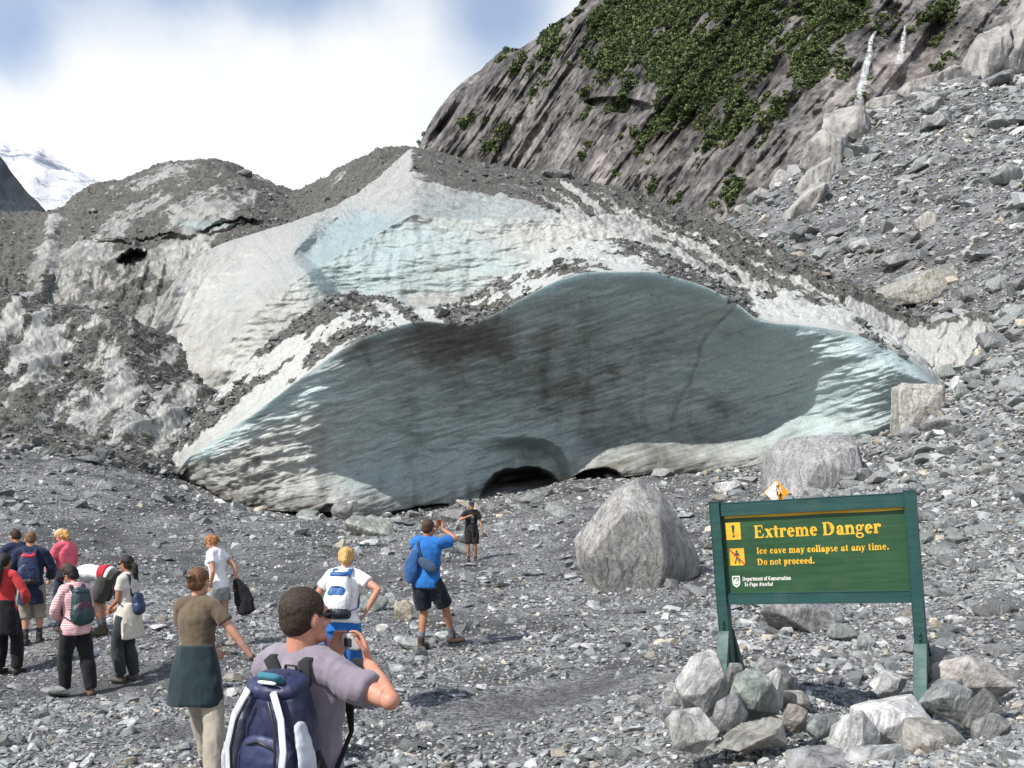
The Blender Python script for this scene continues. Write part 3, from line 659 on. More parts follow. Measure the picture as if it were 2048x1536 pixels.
vis = (veg > r.uniform(0.0, 0.65, veg.shape)) & (py < 470) & (px > 820) & (px < 2150) & (py > -120) & (t < 0.995)
idx = np.nonzero(vis.ravel())[0]; idx = r.choice(idx, min(34000, len(idx)), replace=False)
loc = q.reshape(-1, 3)[idx] + r.normal(0, 0.5, (len(idx), 3))
size = r.uniform(0.30, 1.15, len(idx)) ** 1.5 * loc[:, 1] / 270
bush_c = np.array([0.098, 0.128, 0.058]) * r.uniform(0.4, 1.5, (len(idx), 1)) + r.uniform(-0.012, 0.02, (len(idx), 1)) * np.array([1, 0.7, 0])
bv, bf, bc = scatter([leaf_blob(s) for s in range(8)], loc, size, rots(len(idx), 0.3, r), r.integers(0, 8, len(idx)), np.clip(bush_c, 0.008, 1))
ob = link('mountain_bush', mesh_np('mountain_bush', bv, bf, [M_LEAF], False, {'col': bc}))
tag(ob, 'dark green bush clinging to the steep rock wall', 'vegetation', kind='stuff')

def waterfall(pts, w0, w1, label):
    """a falling sheet of water: strands side by side, bulging off the rock"""
    pts = np.array(pts, float); n = 60; s = np.linspace(0, 1, n)
    k = np.linspace(0, 1, len(pts)); cx_ = np.interp(s, k, pts[:, 0]); cy_ = np.interp(s, k, pts[:, 1])
    d = np.array([dat(a, b) for a, b in zip(cx_, cy_)]); d = np.minimum.accumulate(d) - 2.0
    m = 24; a = np.linspace(0, 2 * math.pi, m, endpoint=False)
    wd = (w0 + (w1 - w0) * s) * (1 + 0.5 * fbm(np.stack([s * 9, 0 * s, 0 * s + w1], -1), 4))
    Q = P(cx_[:, None] + wd[:, None] * np.cos(a)[None], cy_[:, None] + 0 * a[None], d[:, None] + 0.5 * np.sin(a)[None])
    veil = (1 - np.abs(np.cos(a))[None] ** 2.0) * (0.45 + 0.55 * np.sin(math.pi * np.clip(s, 0.03, 1) ** 0.6))[:, None]
    vs = Q.reshape(-1, 3); fs = []
    for i in range(n - 1):
        for j in range(m): fs.append([i * m + j, i * m + (j + 1) % m, (i + 1) * m + (j + 1) % m, (i + 1) * m + j])
    o = link('waterfall', mesh_np('waterfall', vs, np.array(fs), [M_WATER], True, {'veil': veil.ravel()})); tag(o, label, 'waterfall', 'waterfalls on the rock wall')
_pf, _tf = px[0], None
def dat(x, y):
    """depth of the mountain wall seen at a photograph position"""
    j = int(np.clip(np.searchsorted(px[0], x), 0, nu - 1)); i = int(np.argmin(np.abs(py[:, j] - y)))
    return dd2[i, j]
waterfall([(1752,62),(1742,78),(1738,110),(1728,150),(1720,190),(1714,216)], 3.5, 12, 'longer white waterfall, dropping to the pale rock outcrop')
waterfall([(1812,48),(1808,70),(1804,95),(1798,128)], 3, 9, 'shorter, fainter waterfall higher up the rock wall')

def far_ridge(name, pts, d0, dback, foot, mat, amp, sc):
    f = curve(pts); x = np.linspace(pts[0][0], pts[-1][0], 260)[None]; tt_ = np.linspace(0, 1.3, 130)[:, None]
    a1 = np.clip(tt_, 0, 1); a2 = np.clip((tt_ - 1) / 0.3, 0, 1)
    jg = amp * fbm(np.stack([x / 28, 0 * x, 0 * x], -1), 5)
    yy = foot + (f(x) + jg - foot) * a1 + 60 * a2; de = d0 + dback * a1 + dback * a2
    Q = P(x, yy, de); Q[..., 1] -= sc * ridged(Q * (3.0 / sc / 8, 1.0 / sc / 8, 1.0 / sc / 8), 5) * sstep(1.05, 0.8, tt_)
    o = link(name, mesh_np(name, Q.reshape(-1, 3), grid_faces(130, 260), [mat])); return o
o = far_ridge('snow_mountain', [(-500,330),(-200,240),(-60,262),(0,282),(40,296),(75,291),(110,316),(150,338),(190,358),(225,376),(300,430),(420,520)], 2300, 900, 620, M_SNOW, 7, 60)
tag(o, 'bright snow-covered peak far off at the left edge', 'mountain', kind='structure')
o = far_ridge('dark_mountain', [(-600,-60),(-250,140),(-60,268),(0,312),(25,345),(50,378),(75,402),(110,440),(160,500)], 900, 300, 600, M_RIDGE, 5, 25)
tag(o, 'dark mountain spur at the left edge below the snow', 'mountain', kind='structure')
# ------------------------------------------------------------------ stones
def slab_proto(seed, n=15, flat=0.5):
    r = np.random.default_rng(seed)
    p = r.normal(size=(n, 3)); p /= (np.abs(p) ** 3).sum(1, keepdims=True) ** (1 / 3)
    p *= np.array([1.0, r.uniform(0.55, 0.85), flat * r.uniform(0.7, 1.3)]) * r.uniform(0.85, 1.1, (n, 1))
    return hull(p)
PROTO = [slab_proto(100 + k, 12 + k % 6, 0.30 + 0.05 * (k % 6)) for k in range(16)]
def stone_cols(n, r):
    base = r.choice(5, n, p=[0.36, 0.30, 0.16, 0.11, 0.07])
    pal = np.array([[0.145, 0.15, 0.155], [0.20, 0.205, 0.21], [0.30, 0.30, 0.30], [0.165, 0.182, 0.176], [0.27, 0.24, 0.20]])
    return np.clip(pal[base] * 1.25 * r.uniform(0.55, 1.45, (n, 1)), 0.03, 0.62)
def place(px_, d_, size, r, sink=0.15):
    x = (px_ - 1024) / F * d_; z = H(x, d_)
    return np.stack([x, d_, z + size * sink], -1)
r = np.random.default_rng(5)
# rubble over the whole of the ground: sizes follow a power law, so a few are large and most are chips
N = 95000
px_ = r.uniform(-150, 2200, N); d_ = np.exp(r.uniform(math.log(4.6), math.log(48), N))
N2 = 42000
px_ = np.concatenate([px_, 1400 + 850 * r.uniform(0, 1, N2) ** 0.75]); d_ = np.concatenate([d_, np.exp(r.uniform(math.log(14), math.log(150), N2))]); N += N2
x_ = (px_ - 1024) / F * d_
patch = fbm(np.stack([x_ * 0.22, d_ * 0.22, 0 * x_], -1), 3) + 0.35 * sstep(1300, 1800, px_) + 0.25 * sstep(26, 40, d_) - 0.18 * np.exp(-((px_ - 700) / 500) ** 2 - ((np.log(d_) - 3.0) / 0.25) ** 2)
patch = patch - damp(px_, d_)
keep = patch > r.uniform(-0.95, 0.22, N)
smin = np.maximum(0.018, d_ * 1.85 / F) * (1 + 0.5 * sstep(1300, 1700, px_) * sstep(14, 30, d_))
size = smin * r.uniform(0.0012, 1, N) ** (-1 / 2.3)
cap_ = np.where(px_ < 1330, 0.0115 * d_, np.where(px_ < 1830, 0.0125 * d_, 0.019 * d_)) * (1 + 0.35 * sstep(22, 40, d_))
size = np.minimum(size, cap_ * r.uniform(0.7, 1.15, N))
heap = (px_ > 1330) & (px_ < 2080) & (d_ > 5.6) & (d_ < 9.2); size = np.where(heap, np.minimum(size, 0.045), size)
for fx, fy, fd in PEOPLE_FEET:   # nobody stands knee-deep in stones
    near = np.hypot(x_ - (fx - 1024) / F * fd, d_ - fd) < 0.5; size = np.where(near, np.minimum(size, 0.03), size)
cand = np.nonzero(keep & (px_ > 0) & (px_ < 2040) & (HOR + (ZC - H(x_, d_)) * F / d_ < 1530))[0]
NAMED = cand[np.argsort(-size[cand] / d_[cand])][:250]
sub = keep.copy(); sub[NAMED] = False
loc = place(px_, d_, size, r)
R_ = rots(N, 0.30, r)
def squash(Rm, n, r): return Rm
which = r.integers(0, len(PROTO), N); cols = stone_cols(N, r)
sv_, sf_, sc_ = scatter(PROTO, loc[sub], size[sub], R_[sub], which[sub], cols[sub])
ob = link('rubble', mesh_np('rubble', sv_, sf_, [M_STONE], False, {'col': sc_}))
tag(ob, 'loose grey schist rubble and chips covering the ground', 'rubble', kind='stuff')

# rubble that lies on the ice
def on_surface(S, n, thr, smn, smx, r):
    q, deb = S; deb = np.broadcast_to(deb, q.shape[:2]).ravel(); qq = q.reshape(-1, 3)
    idx = np.nonzero((deb > thr))[0]; idx = r.choice(idx, n)
    l = qq[idx] + r.normal(0, 0.06, (n, 3)); s = smn * r.uniform(0.003, 1, n) ** (-1 / 2.4)
    return l, np.minimum(s, smx)
L_, S_ = zip(on_surface(FRONT_TOP, 9000, 0.58, 0.045, 0.5, r), on_surface(DOME, 7000, 0.56, 0.06, 0.5, r), on_surface(MOUND, 5000, 0.68, 0.07, 0.5, r), on_surface(LOWM, 8000, 0.60, 0.05, 0.5, r))
l = np.concatenate(L_); s = np.concatenate(S_); n = len(l)
sv_, sf_, sc_ = scatter(PROTO, l, s, rots(n, 0.4, r), r.integers(0, len(PROTO), n), stone_cols(n, r) * 0.62)
ob = link('ice_rubble', mesh_np('ice_rubble', sv_, sf_, [M_STONE], False, {'col': sc_}))
tag(ob, 'grey stones and grit strewn over the top of the ice', 'rubble', kind='stuff')

def rock_mesh(name, seed, dims, tone, levels=4, n=22, rough=0.05, pts=None, fol=(0.2, 0.1, 1.0), mat=None):
    """a faceted, layered stone: a hull of points, refined and roughened along its foliation; dims = half sizes"""
    r = np.random.default_rng(seed)
    if pts is None:
        p = r.normal(size=(n, 3)); p /= (np.abs(p) ** 3.2).sum(1, keepdims=True) ** (1 / 3.2); p *= r.uniform(0.86, 1.06, (n, 1))
    else: p = np.array(pts, float)
    v, f = hull(p * np.array(dims))
    bm = bmesh.new()
    vs = [bm.verts.new(x) for x in v]
    for t_ in f: bm.faces.new([vs[i] for i in t_])
    bmesh.ops.dissolve_limit(bm, angle_limit=math.radians(7), verts=bm.verts, edges=bm.edges)
    mn = min(dims)
    bmesh.ops.bevel(bm, geom=list(bm.edges), offset=mn * (0.03 if levels > 5 else 0.06), segments=2, affect='EDGES', profile=0.6)
    bmesh.ops.triangulate(bm, faces=bm.faces)
    target = max(dims) * 2.4 / (2 ** levels)
    for k in range(6):
        es = [e for e in bm.edges if e.calc_length() > target]
        if not es: break
        bmesh.ops.subdivide_edges(bm, edges=es, cuts=1); bmesh.ops.triangulate(bm, faces=[x for x in bm.faces if len(x.verts) > 3])
    bm.normal_update()
    co = np.array([x.co[:] for x in bm.verts]); no = np.array([x.normal[:] for x in bm.verts])
    sc = max(dims); k = np.array(fol) / np.linalg.norm(fol)
    lay = co @ k
    nz_ = fbm(co / sc * 1.6 + seed, 4) * 1.4 + 0.8 * ridged(np.stack([lay / sc * 6 + 0.8 * fbm(co / sc * 2, 2), co[:, 0] / sc, co[:, 1] / sc + seed], -1), 3) * 0.6 + 0.35 * fbm(co / sc * 7, 3)
    co = co + no * (nz_ * rough * sc)[:, None]
    for x, c in zip(bm.verts, co): x.co = c
    me = bpy.data.meshes.new(name); bm.to_mesh(me); bm.free()
    me.materials.append(mat or M_BOULDER)
    tn = np.array(tone) * (1 + 0.25 * fbm(co / sc * 1.2 + 3 + seed, 3))[:, None]
    at = me.attributes.new('col', 'FLOAT_COLOR', 'POINT'); at.data.foreach_set('color', np.concatenate([np.clip(tn, 0.02, 0.8), np.ones((len(tn), 1))], 1).astype(np.float32).ravel())
    me.polygons.foreach_set('use_smooth', np.ones(len(me.polygons), bool))
    me.set_sharp_from_angle(angle=math.radians(38))
    return me
GREY, PALE, DARK, GREEN, TAN = (0.20, 0.20, 0.205), (0.36, 0.36, 0.36), (0.13, 0.13, 0.135), (0.185, 0.205, 0.195), (0.26, 0.25, 0.23)
def rock(px, pyb, d, w, h, label, tone=GREY, seed=0, deep=0.8, rot=(0, 0, 0), levels=4, cat='stone', name='stone', sink=0.12, pts=None, group=None, rough=0.05, fol=(0.2, 0.1, 1.0), seat=True):
    """a named stone whose picture outline is about w x h pixels, its foot at (px, pyb)"""
    if seat:
        dl = np.exp(np.linspace(math.log(max(4.5, d * 0.72)), math.log(d * 1.3), 160)); ok = HOR + (ZC - H((px - 1024) / F * dl, dl)) * F / dl < pyb - 0.12 * h
        d = float(dl[np.argmax(ok)]) if ok.any() else d
    hw, hh = w / 2 * d / F, h / 2 * d / F
    me = rock_mesh(name, seed * 7 + 1, (hw, hw * deep, hh * (1 + sink)), tone, levels, pts=pts, rough=rough, fol=fol)
    o = link(name, me); p = V(px, pyb - h / 2, d); o.location = (p.x, p.y + hw * deep * 0.5, p.z - hh * sink)
    o.rotation_euler = rot
    return tag(o, label, cat, group)

# the great boulder: outline taken from its silhouette, bulging towards the viewer
BP = [(-0.07,-0.2,0.99),(0.12,0.1,0.95),(0.34,0.0,0.76),(0.74,0.1,0.17),(0.96,0.1,-0.33),(0.94,0.2,-0.85),(-0.4,-0.1,0.76),(-0.69,0.0,0.34),(-0.98,-0.1,0.02),(-0.92,-0.2,-0.42),(-0.64,-0.1,-0.96),(-0.25,-0.80,0.50),(0.22,-0.74,0.40),(0.28,-0.80,-0.3),(0.2,-0.6,-0.98),(-0.5,-0.62,-0.97),(-0.80,-0.80,-0.2),(-0.62,-0.78,0.10),(-0.2,0.7,0.8),(0.5,0.7,0.5),(-0.7,0.7,0.1),(0.8,0.7,-0.8),(-0.7,0.7,-0.8)]
rock(1284, 1204, 19.6, 272, 250, 'huge grey schist boulder with a peaked top, left of the green sign', (0.235, 0.23, 0.225), 3, 0.85, pts=BP, levels=6, cat='boulder', name='boulder', sink=0.04, rough=0.020, fol=(0.9, 0.1, 0.35))
BP2 = [(-1,0,0.05),(-0.92,-0.3,0.5),(-0.7,-0.2,0.85),(-0.3,-0.3,0.92),(0.3,-0.3,0.98),(0.62,0.0,1.0),(0.55,-0.72,0.62),(0.62,-0.9,-0.2),(0.6,-0.9,-0.95),(0.86,0.3,0.6),(1.0,0.35,-0.3),(0.98,0.4,-0.9),(-0.2,-1,0.1),(-0.5,-0.9,-0.9),(-0.95,-0.4,-0.8),(-0.9,0.5,-0.9),(0.8,0.7,-0.9),(0,0.9,0.8),(-0.6,0.7,0.6),(0.6,0.6,0.8)]
rock(1645, 995, 35, 226, 128, 'broad silvery boulder beyond the sign at the foot of the ice', (0.24, 0.238, 0.245), 5, 0.75, pts=BP2, levels=6, cat='boulder', name='boulder', sink=0.08, rough=0.024, fol=(0.4, 0.1, 1))
rock(1672, 900, 37.5, 104, 58, 'pale grey slab of rock poking up behind the silvery boulder', (0.25, 0.265, 0.25), 8, 0.6, levels=5, cat='boulder', name='boulder')
rock(1842, 862, 41, 98, 96, 'squarish pinkish-grey block of rock at the right end of the ice', (0.33, 0.315, 0.295), 12, 0.8, levels=5, cat='boulder', name='boulder', sink=0.1, pts=[(-0.95,-0.8,-1),(-1,-0.7,0.7),(-0.8,-0.6,1),(0.8,-0.9,0.9),(0.95,-0.7,0.1),(0.7,-0.8,-0.9),(-0.9,0.7,-1),(-0.8,0.8,0.9),(0.9,0.8,0.8),(0.9,0.7,-0.9),(0.2,-1,0.3)])
rock(1850, 606, 57, 200, 84, 'long tan slab perched on the edge of the scree above the ice', (0.25, 0.245, 0.22), 14, 0.9, rot=(0.1, -0.12, 0.1), levels=6, cat='boulder', name='boulder', sink=0.0, pts=[(-1,-0.2,-0.55),(-0.5,-0.6,-0.1),(0,-0.6,0.6),(0.6,-0.4,0.95),(0.95,-0.1,0.8),(1,0.1,0.2),(0.7,-0.8,-0.3),(0.3,-0.9,-0.6),(0.2,-0.7,-1),(-0.4,-0.7,-0.85),(0.6,0.8,0.7),(-0.6,0.8,0),(0.5,0.7,-0.9),(-0.7,0.6,-0.8)])
rock(1945, 604, 55, 54, 34, 'small dark angular rock beside the long tan slab', GREY, 15, levels=4)
rock(1725, 500, 84, 56, 24, 'pale flat rock on the scree above the long tan slab', PALE, 16, levels=4)
rock(1856, 462, 74, 50, 40, 'tall blocky rock halfway up the scree', TAN, 17, levels=4)
rock(1112, 358, 80, 66, 22, 'flat dark slab lying on the crest of the pale ice dome', DARK, 18, levels=4, seat=False)
rock(487, 351, 100, 34, 14, 'small dark slab jutting from the skyline of the left ice mound', DARK, 19, levels=3, seat=False)
rock(1808, 530, 66, 90, 26, 'low flat grey slab just above the long tan slab', GREY, 20, levels=4)
rock(742, 1076, 29.5, 118, 50, 'long low pale slab lying before the foot of the cave', (0.27, 0.28, 0.255), 22, 0.8, rot=(0, 0.22, 0.2), levels=5, cat='stone')
rock(684, 1038, 32, 46, 34, 'rounded grey rock leaning at the foot of the ice', GREY, 23, levels=4)
rock(704, 1022, 32.5, 26, 22, 'small whitish rock on top of the rounded grey one', (0.42, 0.41, 0.37), 24, levels=4)
rock(905, 1046, 32, 62, 28, 'slanting grey slab behind the man in black', GREY, 25, rot=(0, -0.3, 0), levels=4)
rock(1460, 988, 33, 58, 28, 'pale flat-topped rock between the two big boulders', PALE, 26, levels=4)
rock(1612, 1272, 12.6, 160, 88, 'wide layered grey rock seen below the sign panel', (0.19, 0.19, 0.2), 27, 0.7, rot=(0.1, 0.1, 0), levels=5)
rock(1690, 1288, 11.6, 66, 42, 'greenish rock in front of the wide layered one below the sign', GREEN, 28, levels=4)
rock(1735, 1305, 11.0, 40, 38, 'pale greenish wedge of rock right of the greenish one', (0.25, 0.28, 0.27), 29, levels=4)
rock(745, 1228, 15.2, 66, 40, 'flat green-grey rock right of the blonde woman', GREEN, 30, levels=4)
rock(806, 1246, 14.6, 42, 46, 'upright tan block left of the man in blue', (0.33, 0.29, 0.23), 31, levels=4)
rock(786, 1212, 16.2, 40, 30, 'rounded pale rock behind the upright tan block', PALE, 32, levels=4)
rock(818, 1302, 13.4, 76, 30, 'flat pale blue-grey slab at the boot of the man in blue', (0.29, 0.31, 0.31), 33, rough=0.02, levels=4)
rock(108, 1398, 12.0, 60, 26, 'flat grey slab at the feet of the person in pink stripes', (0.27, 0.28, 0.28), 34, rot=(0, 0, 0.2), levels=4)
rock(76, 1502, 8.8, 44, 30, 'blue-grey stone on the dark gravel at the lower left', (0.20, 0.23, 0.23), 35, levels=4)
rock(848, 1460, 10.2, 40, 16, 'pale oval stone on the gravel right of the photographing man', PALE, 36, levels=4)
# the stones heaped on the feet of the sign
for (px0, pb, d, w, h, lab, tone, sd, rt) in [
 (1412, 1438, 7.55, 96, 122, 'tall pale layered stone leaning on the left leg of the sign', (0.33, 0.33, 0.33), 41, (0.2, 0.25, 0.3)),
 (1385, 1512, 7.0, 96, 76, 'square-cut pale block at the front of the left stone heap', (0.30, 0.30, 0.29), 42, (0, 0, 0.3)),
 (1462, 1478, 7.2, 74, 78, 'rounded wrinkled stone in the middle of the left heap', GREY, 43, (0.1, 0.1, 0.6)),
 (1512, 1450, 7.4, 94, 88, 'smooth greenish stone in the left heap', (0.185, 0.21, 0.195), 44, (0.2, -0.2, 0.5)),
 (1508, 1500, 6.9, 140, 44, 'long low stone along the front of the left heap', (0.22, 0.215, 0.2), 45, (0, -0.08, 0.2)),
 (1585, 1428, 7.7, 72, 40, 'tan and grey stone at the right side of the left heap', TAN, 46, (0, 0.2, 0)),
 (1545, 1375, 8.3, 60, 48, 'grey stone tucked behind the left leg of the sign', GREY, 47, (0.2, 0.3, 0)),
 (1575, 1395, 8.2, 60, 40, 'dark split stone behind the tan one', DARK, 48, (0.2, 0.2, 0.4)),
 (1468, 1400, 7.9, 42, 66, 'narrow upright stone wedged at the left sign leg', (0.17, 0.17, 0.165), 49, (0.1, 0.1, 0.9)),
 (1593, 1468, 7.2, 46, 52, 'small reddish-edged wedge right of the green stone', (0.27, 0.245, 0.225), 50, (0.1, 0.3, 0)),
 (1652, 1474, 7.1, 56, 44, 'blue-grey cube-like stone between the two heaps', (0.20, 0.22, 0.22), 51, (0, 0, 0.4)),
 (1350, 1415, 7.9, 40, 40, 'pale stone at the left end of the left heap', PALE, 52, (0, 0.1, 0)),
 (1340, 1465, 7.5, 44, 44, 'grey stone below the pale one at the far left of the heap', GREY, 53, (0, 0.1, 0.5)),
 (1550, 1420, 7.5, 40, 70, 'pale streaked stone standing against the green one', PALE, 54, (0, 0.2, 0.7)),
 (1805, 1480, 6.9, 150, 72, 'broad white-grey stone at the foot of the right sign leg', (0.44, 0.44, 0.44), 55, (0.25, 0.05, 0.2)),
 (1712, 1516, 6.5, 92, 90, 'rounded white-grey stone left of the broad one', (0.43, 0.43, 0.43), 56, (0.2, 0, 0.6)),
 (1896, 1404, 7.7, 80, 44, 'brown-grey pointed stone against the right sign leg', (0.23, 0.225, 0.22), 57, (0, -0.2, 0.1)),
 (1905, 1450, 7.3, 90, 74, 'squarish blue-grey stone in the right heap', (0.20, 0.215, 0.215), 58, (0.1, 0.15, 0.4)),
 (1895, 1368, 8.0, 74, 60, 'dark leaning stone behind the right sign leg', (0.16, 0.16, 0.155), 59, (0.1, 0.5, 0)),
 (1955, 1400, 7.8, 130, 70, 'long pale slab sloping down at the right of the sign', (0.30, 0.285, 0.27), 60, (0.1, 0.45, -0.2)),
 (1965, 1450, 7.2, 70, 66, 'dark rounded stone under the long pale slab', (0.15, 0.15, 0.15), 61, (0.1, 0.3, 0)),
 (1770, 1570, 6.1, 100, 72, 'layered grey block at the bottom edge below the right heap', (0.26, 0.265, 0.27), 62, (0.1, 0, 0.2)),
 (1875, 1530, 6.4, 112, 76, 'brownish layered stone in front of the right heap', (0.24, 0.23, 0.215), 63, (0.2, -0.1, 0.3)),
 (1990, 1490, 6.8, 64, 56, 'grey faceted stone at the right of the right heap', GREY, 64, (0.1, 0.1, 0.2)),
 (1780, 1388, 8.2, 62, 42, 'pale flat stone behind the gap between the sign legs', PALE, 65, (0, 0, 0.3)),
 (2020, 1540, 6.2, 90, 46, 'greenish flat stone in the bottom right corner', (0.22, 0.25, 0.245), 66, (0.1, 0, 0.2)),
 (1650, 1555, 6.2, 110, 50, 'low grey stone at the bottom edge left of the layered block', GREY, 67, (0.1, 0, 0.1))]:
    rock(px0, pb + (14 if px0 > 1630 else 0), d, w * (1.32 if px0 > 1630 else 1.16), h * (1.32 if px0 > 1630 else 1.18), lab, tuple(x * 1.12 for x in tone), sd, 0.75, rt, 5, 'stone', 'stone', 0.05, group='stones heaped on the feet of the sign', rough=0.035, seat=False)
# larger loose stones of the rubble, each its own thing
idx = NAMED
ZONES = [(lambda a, b: a > 1350 and b > 30, 'grey rock lying loose on the upper scree slope', 'rocks on the scree'),
         (lambda a, b: a > 1350, 'grey stone lying loose on the right-hand slope near the sign', 'stones near the sign'),
         (lambda a, b: b > 24, 'grey rock in the rubble below the ice', 'rocks below the ice'),
         (lambda a, b: True, 'grey stone on the flat gravel among the visitors', 'stones on the gravel flat')]
smes = [rock_mesh('stone', 300 + k, (1, 0.72, 0.36 + 0.04 * (k % 5)), (0.15, 0.155, 0.16) if k % 3 == 0 else (0.23, 0.235, 0.24) if k % 3 == 1 else (0.2, 0.22, 0.215), 3, 16, 0.04) for k in range(18)]
for j, i in enumerate(idx):
    o = link('stone', smes[j % 18]); o.location = loc[i].tolist(); o.scale = (float(size[i]),) * 3
    o.rotation_euler = (float(r.normal(0, 0.2)), float(r.normal(0, 0.2)), float(r.uniform(0, 6.28)))
    for fn, lab, gr in ZONES:
        if fn(px_[i], d_[i]): tag(o, lab, 'stone', gr); break

# the pale ice-scoured outcrop above the scree: several bulging faces of one rock
def outcrop(parts, label, dp=0.9):
    vs, fs, n = [], [], 0
    for k, (px, py, d, w, h, ang) in enumerate(parts):
        hw, hh = w / 2 * d / F, h / 2 * d / F
        me = rock_mesh('rock_outcrop', 700 + k * 3 + len(label), (hw, max(hw, hh) * dp, hh), GREY, 5, 26, 0.05, fol=(1, 0.1, 0.3))
        co = np.empty(len(me.vertices) * 3, np.float32); me.vertices.foreach_get('co', co); co = co.reshape(-1, 3)
        c, s_ = math.cos(ang), math.sin(ang)
        co = np.stack([co[:, 0] * c + co[:, 2] * s_, co[:, 1], -co[:, 0] * s_ + co[:, 2] * c], -1) + P(px, py, d)
        ix = np.empty(len(me.loops), np.int32); me.loops.foreach_get('vertex_index', ix)
        vs.append(co); fs.append(ix.reshape(-1, 3) + n); n += len(co); bpy.data.meshes.remove(me)
    v = np.concatenate(vs); v = v + (0.35 * ridged(v * (0.5, 0.3, 0.16), 4))[:, None] * np.array([0.2, -1, 0.2])
    me = mesh_np('rock_outcrop', v, np.concatenate(fs), [M_OUTCROP]); me.set_sharp_from_angle(angle=math.radians(40))
    return tag(link('rock_outcrop', me), label, 'outcrop')
outcrop([(1690,262,128,110,84,0.1),(1655,320,122,100,110,0.3),(1632,375,116,80,120,0.45),(1608,420,108,50,130,0.75),(1740,235,136,90,40,-0.1)], 'pale rounded rock outcrop below the longer waterfall')
outcrop([(2030,95,150,90,210,0.5),(1965,120,148,70,170,0.5),(1905,165,146,90,60,-0.3),(1835,185,146,90,50,-0.3),(1770,212,146,80,36,-0.2)], 'band of pale scoured cliff along the top of the scree', 0.5)
outcrop([(1570,372,130,60,60,0.6),(1530,405,128,60,40,0.6),(1490,430,124,50,26,0.5)], 'low ribbed pale rock running down to the ice beside the bush')
# ------------------------------------------------------------------ people: one continuous body each, clothing and hair as children
UP = np.array([0, 0, 1.0])
def nrm(v): v = np.asarray(v, float); return v / (np.linalg.norm(v) + 1e-9)
def tube(pts, rad, side=(1, 0, 0), n=16, cap=0.6):
    """closed tapered tube; rad entries are r or (half width along side, half depth)"""
    pts = [np.asarray(p, float) for p in pts]; rad = [(x, x) if np.isscalar(x) else x for x in rad]
    m = len(pts); T = [nrm(pts[min(i + 1, m - 1)] - pts[max(i - 1, 0)]) for i in range(m)]
    P_, Q_ = list(pts), list(rad)
    cs = 1 - cap * 0.67
    e0 = (rad[0][0] * cs, rad[0][1] * cs); e1 = (rad[-1][0] * cs, rad[-1][1] * cs)
    P_ = [pts[0] - T[0] * min(rad[0]) * cap] + P_ + [pts[-1] + T[-1] * min(rad[-1]) * cap]; Q_ = [e0] + Q_ + [e1]; T = [T[0]] + T + [T[-1]]
    vs = []; a = np.linspace(0, 2 * math.pi, n, endpoint=False)
    sd = nrm(side)
    for p, (ra, rb), t in zip(P_, Q_, T):
        u = sd - t * np.dot(sd, t)
        if np.linalg.norm(u) < 0.15: u = np.cross(t, (0.3, 0.9, 0.2))
        u = nrm(u); w = np.cross(t, u)
        vs.append(p + np.cos(a)[:, None] * u * ra + np.sin(a)[:, None] * w * rb)
    vs = np.concatenate(vs); k = len(P_); fs = []
    for i in range(k - 1):
        for j in range(n):
            b = (j + 1) % n
            fs += [[i*n+j, i*n+b, (i+1)*n+b], [i*n+j, (i+1)*n+b, (i+1)*n+j]]
    c0, c1 = len(vs), len(vs) + 1
    vs = np.concatenate([vs, [P_[0], P_[-1]]])
    for j in range(n):
        b = (j + 1) % n; fs += [[c0, b, j], [c1, (k-1)*n+j, (k-1)*n+b]]
    return vs, np.array(fs)
def ball(c, r, rot=None, n=16, sq=2.0):
    """ellipsoid (or, with sq above 2, a rounded box)"""
    u = np.linspace(0, math.pi, n)[1:-1]; a = np.linspace(0, 2 * math.pi, 2 * n, endpoint=False)
    f = lambda x: np.sign(x) * np.abs(x) ** (2 / sq)
    v = np.stack([f(np.sin(u))[:, None] * f(np.cos(a)), f(np.sin(u))[:, None] * f(np.sin(a)), f(np.cos(u))[:, None] + 0 * a], -1).reshape(-1, 3)
    v = np.concatenate([v, [[0, 0, 1], [0, 0, -1]]]); m = 2 * n; k = len(u); fs = []
    for i in range(k - 1):
        for j in range(m):
            b = (j + 1) % m; fs += [[i*m+j, (i+1)*m+j, (i+1)*m+b], [i*m+j, (i+1)*m+b, i*m+b]]
    for j in range(m):
        b = (j + 1) % m; fs += [[k*m, j, b], [k*m+1, (k-1)*m+b, (k-1)*m+j]]
    v = v * np.array(r)
    if rot is not None: v = v @ np.array(rot).T
    return v + np.array(c), np.array(fs)
def join(prims):
    vs, fs, n = [], [], 0
    for v, f in prims: vs.append(v); fs.append(f + n); n += len(v)
    return np.concatenate(vs), np.concatenate(fs)
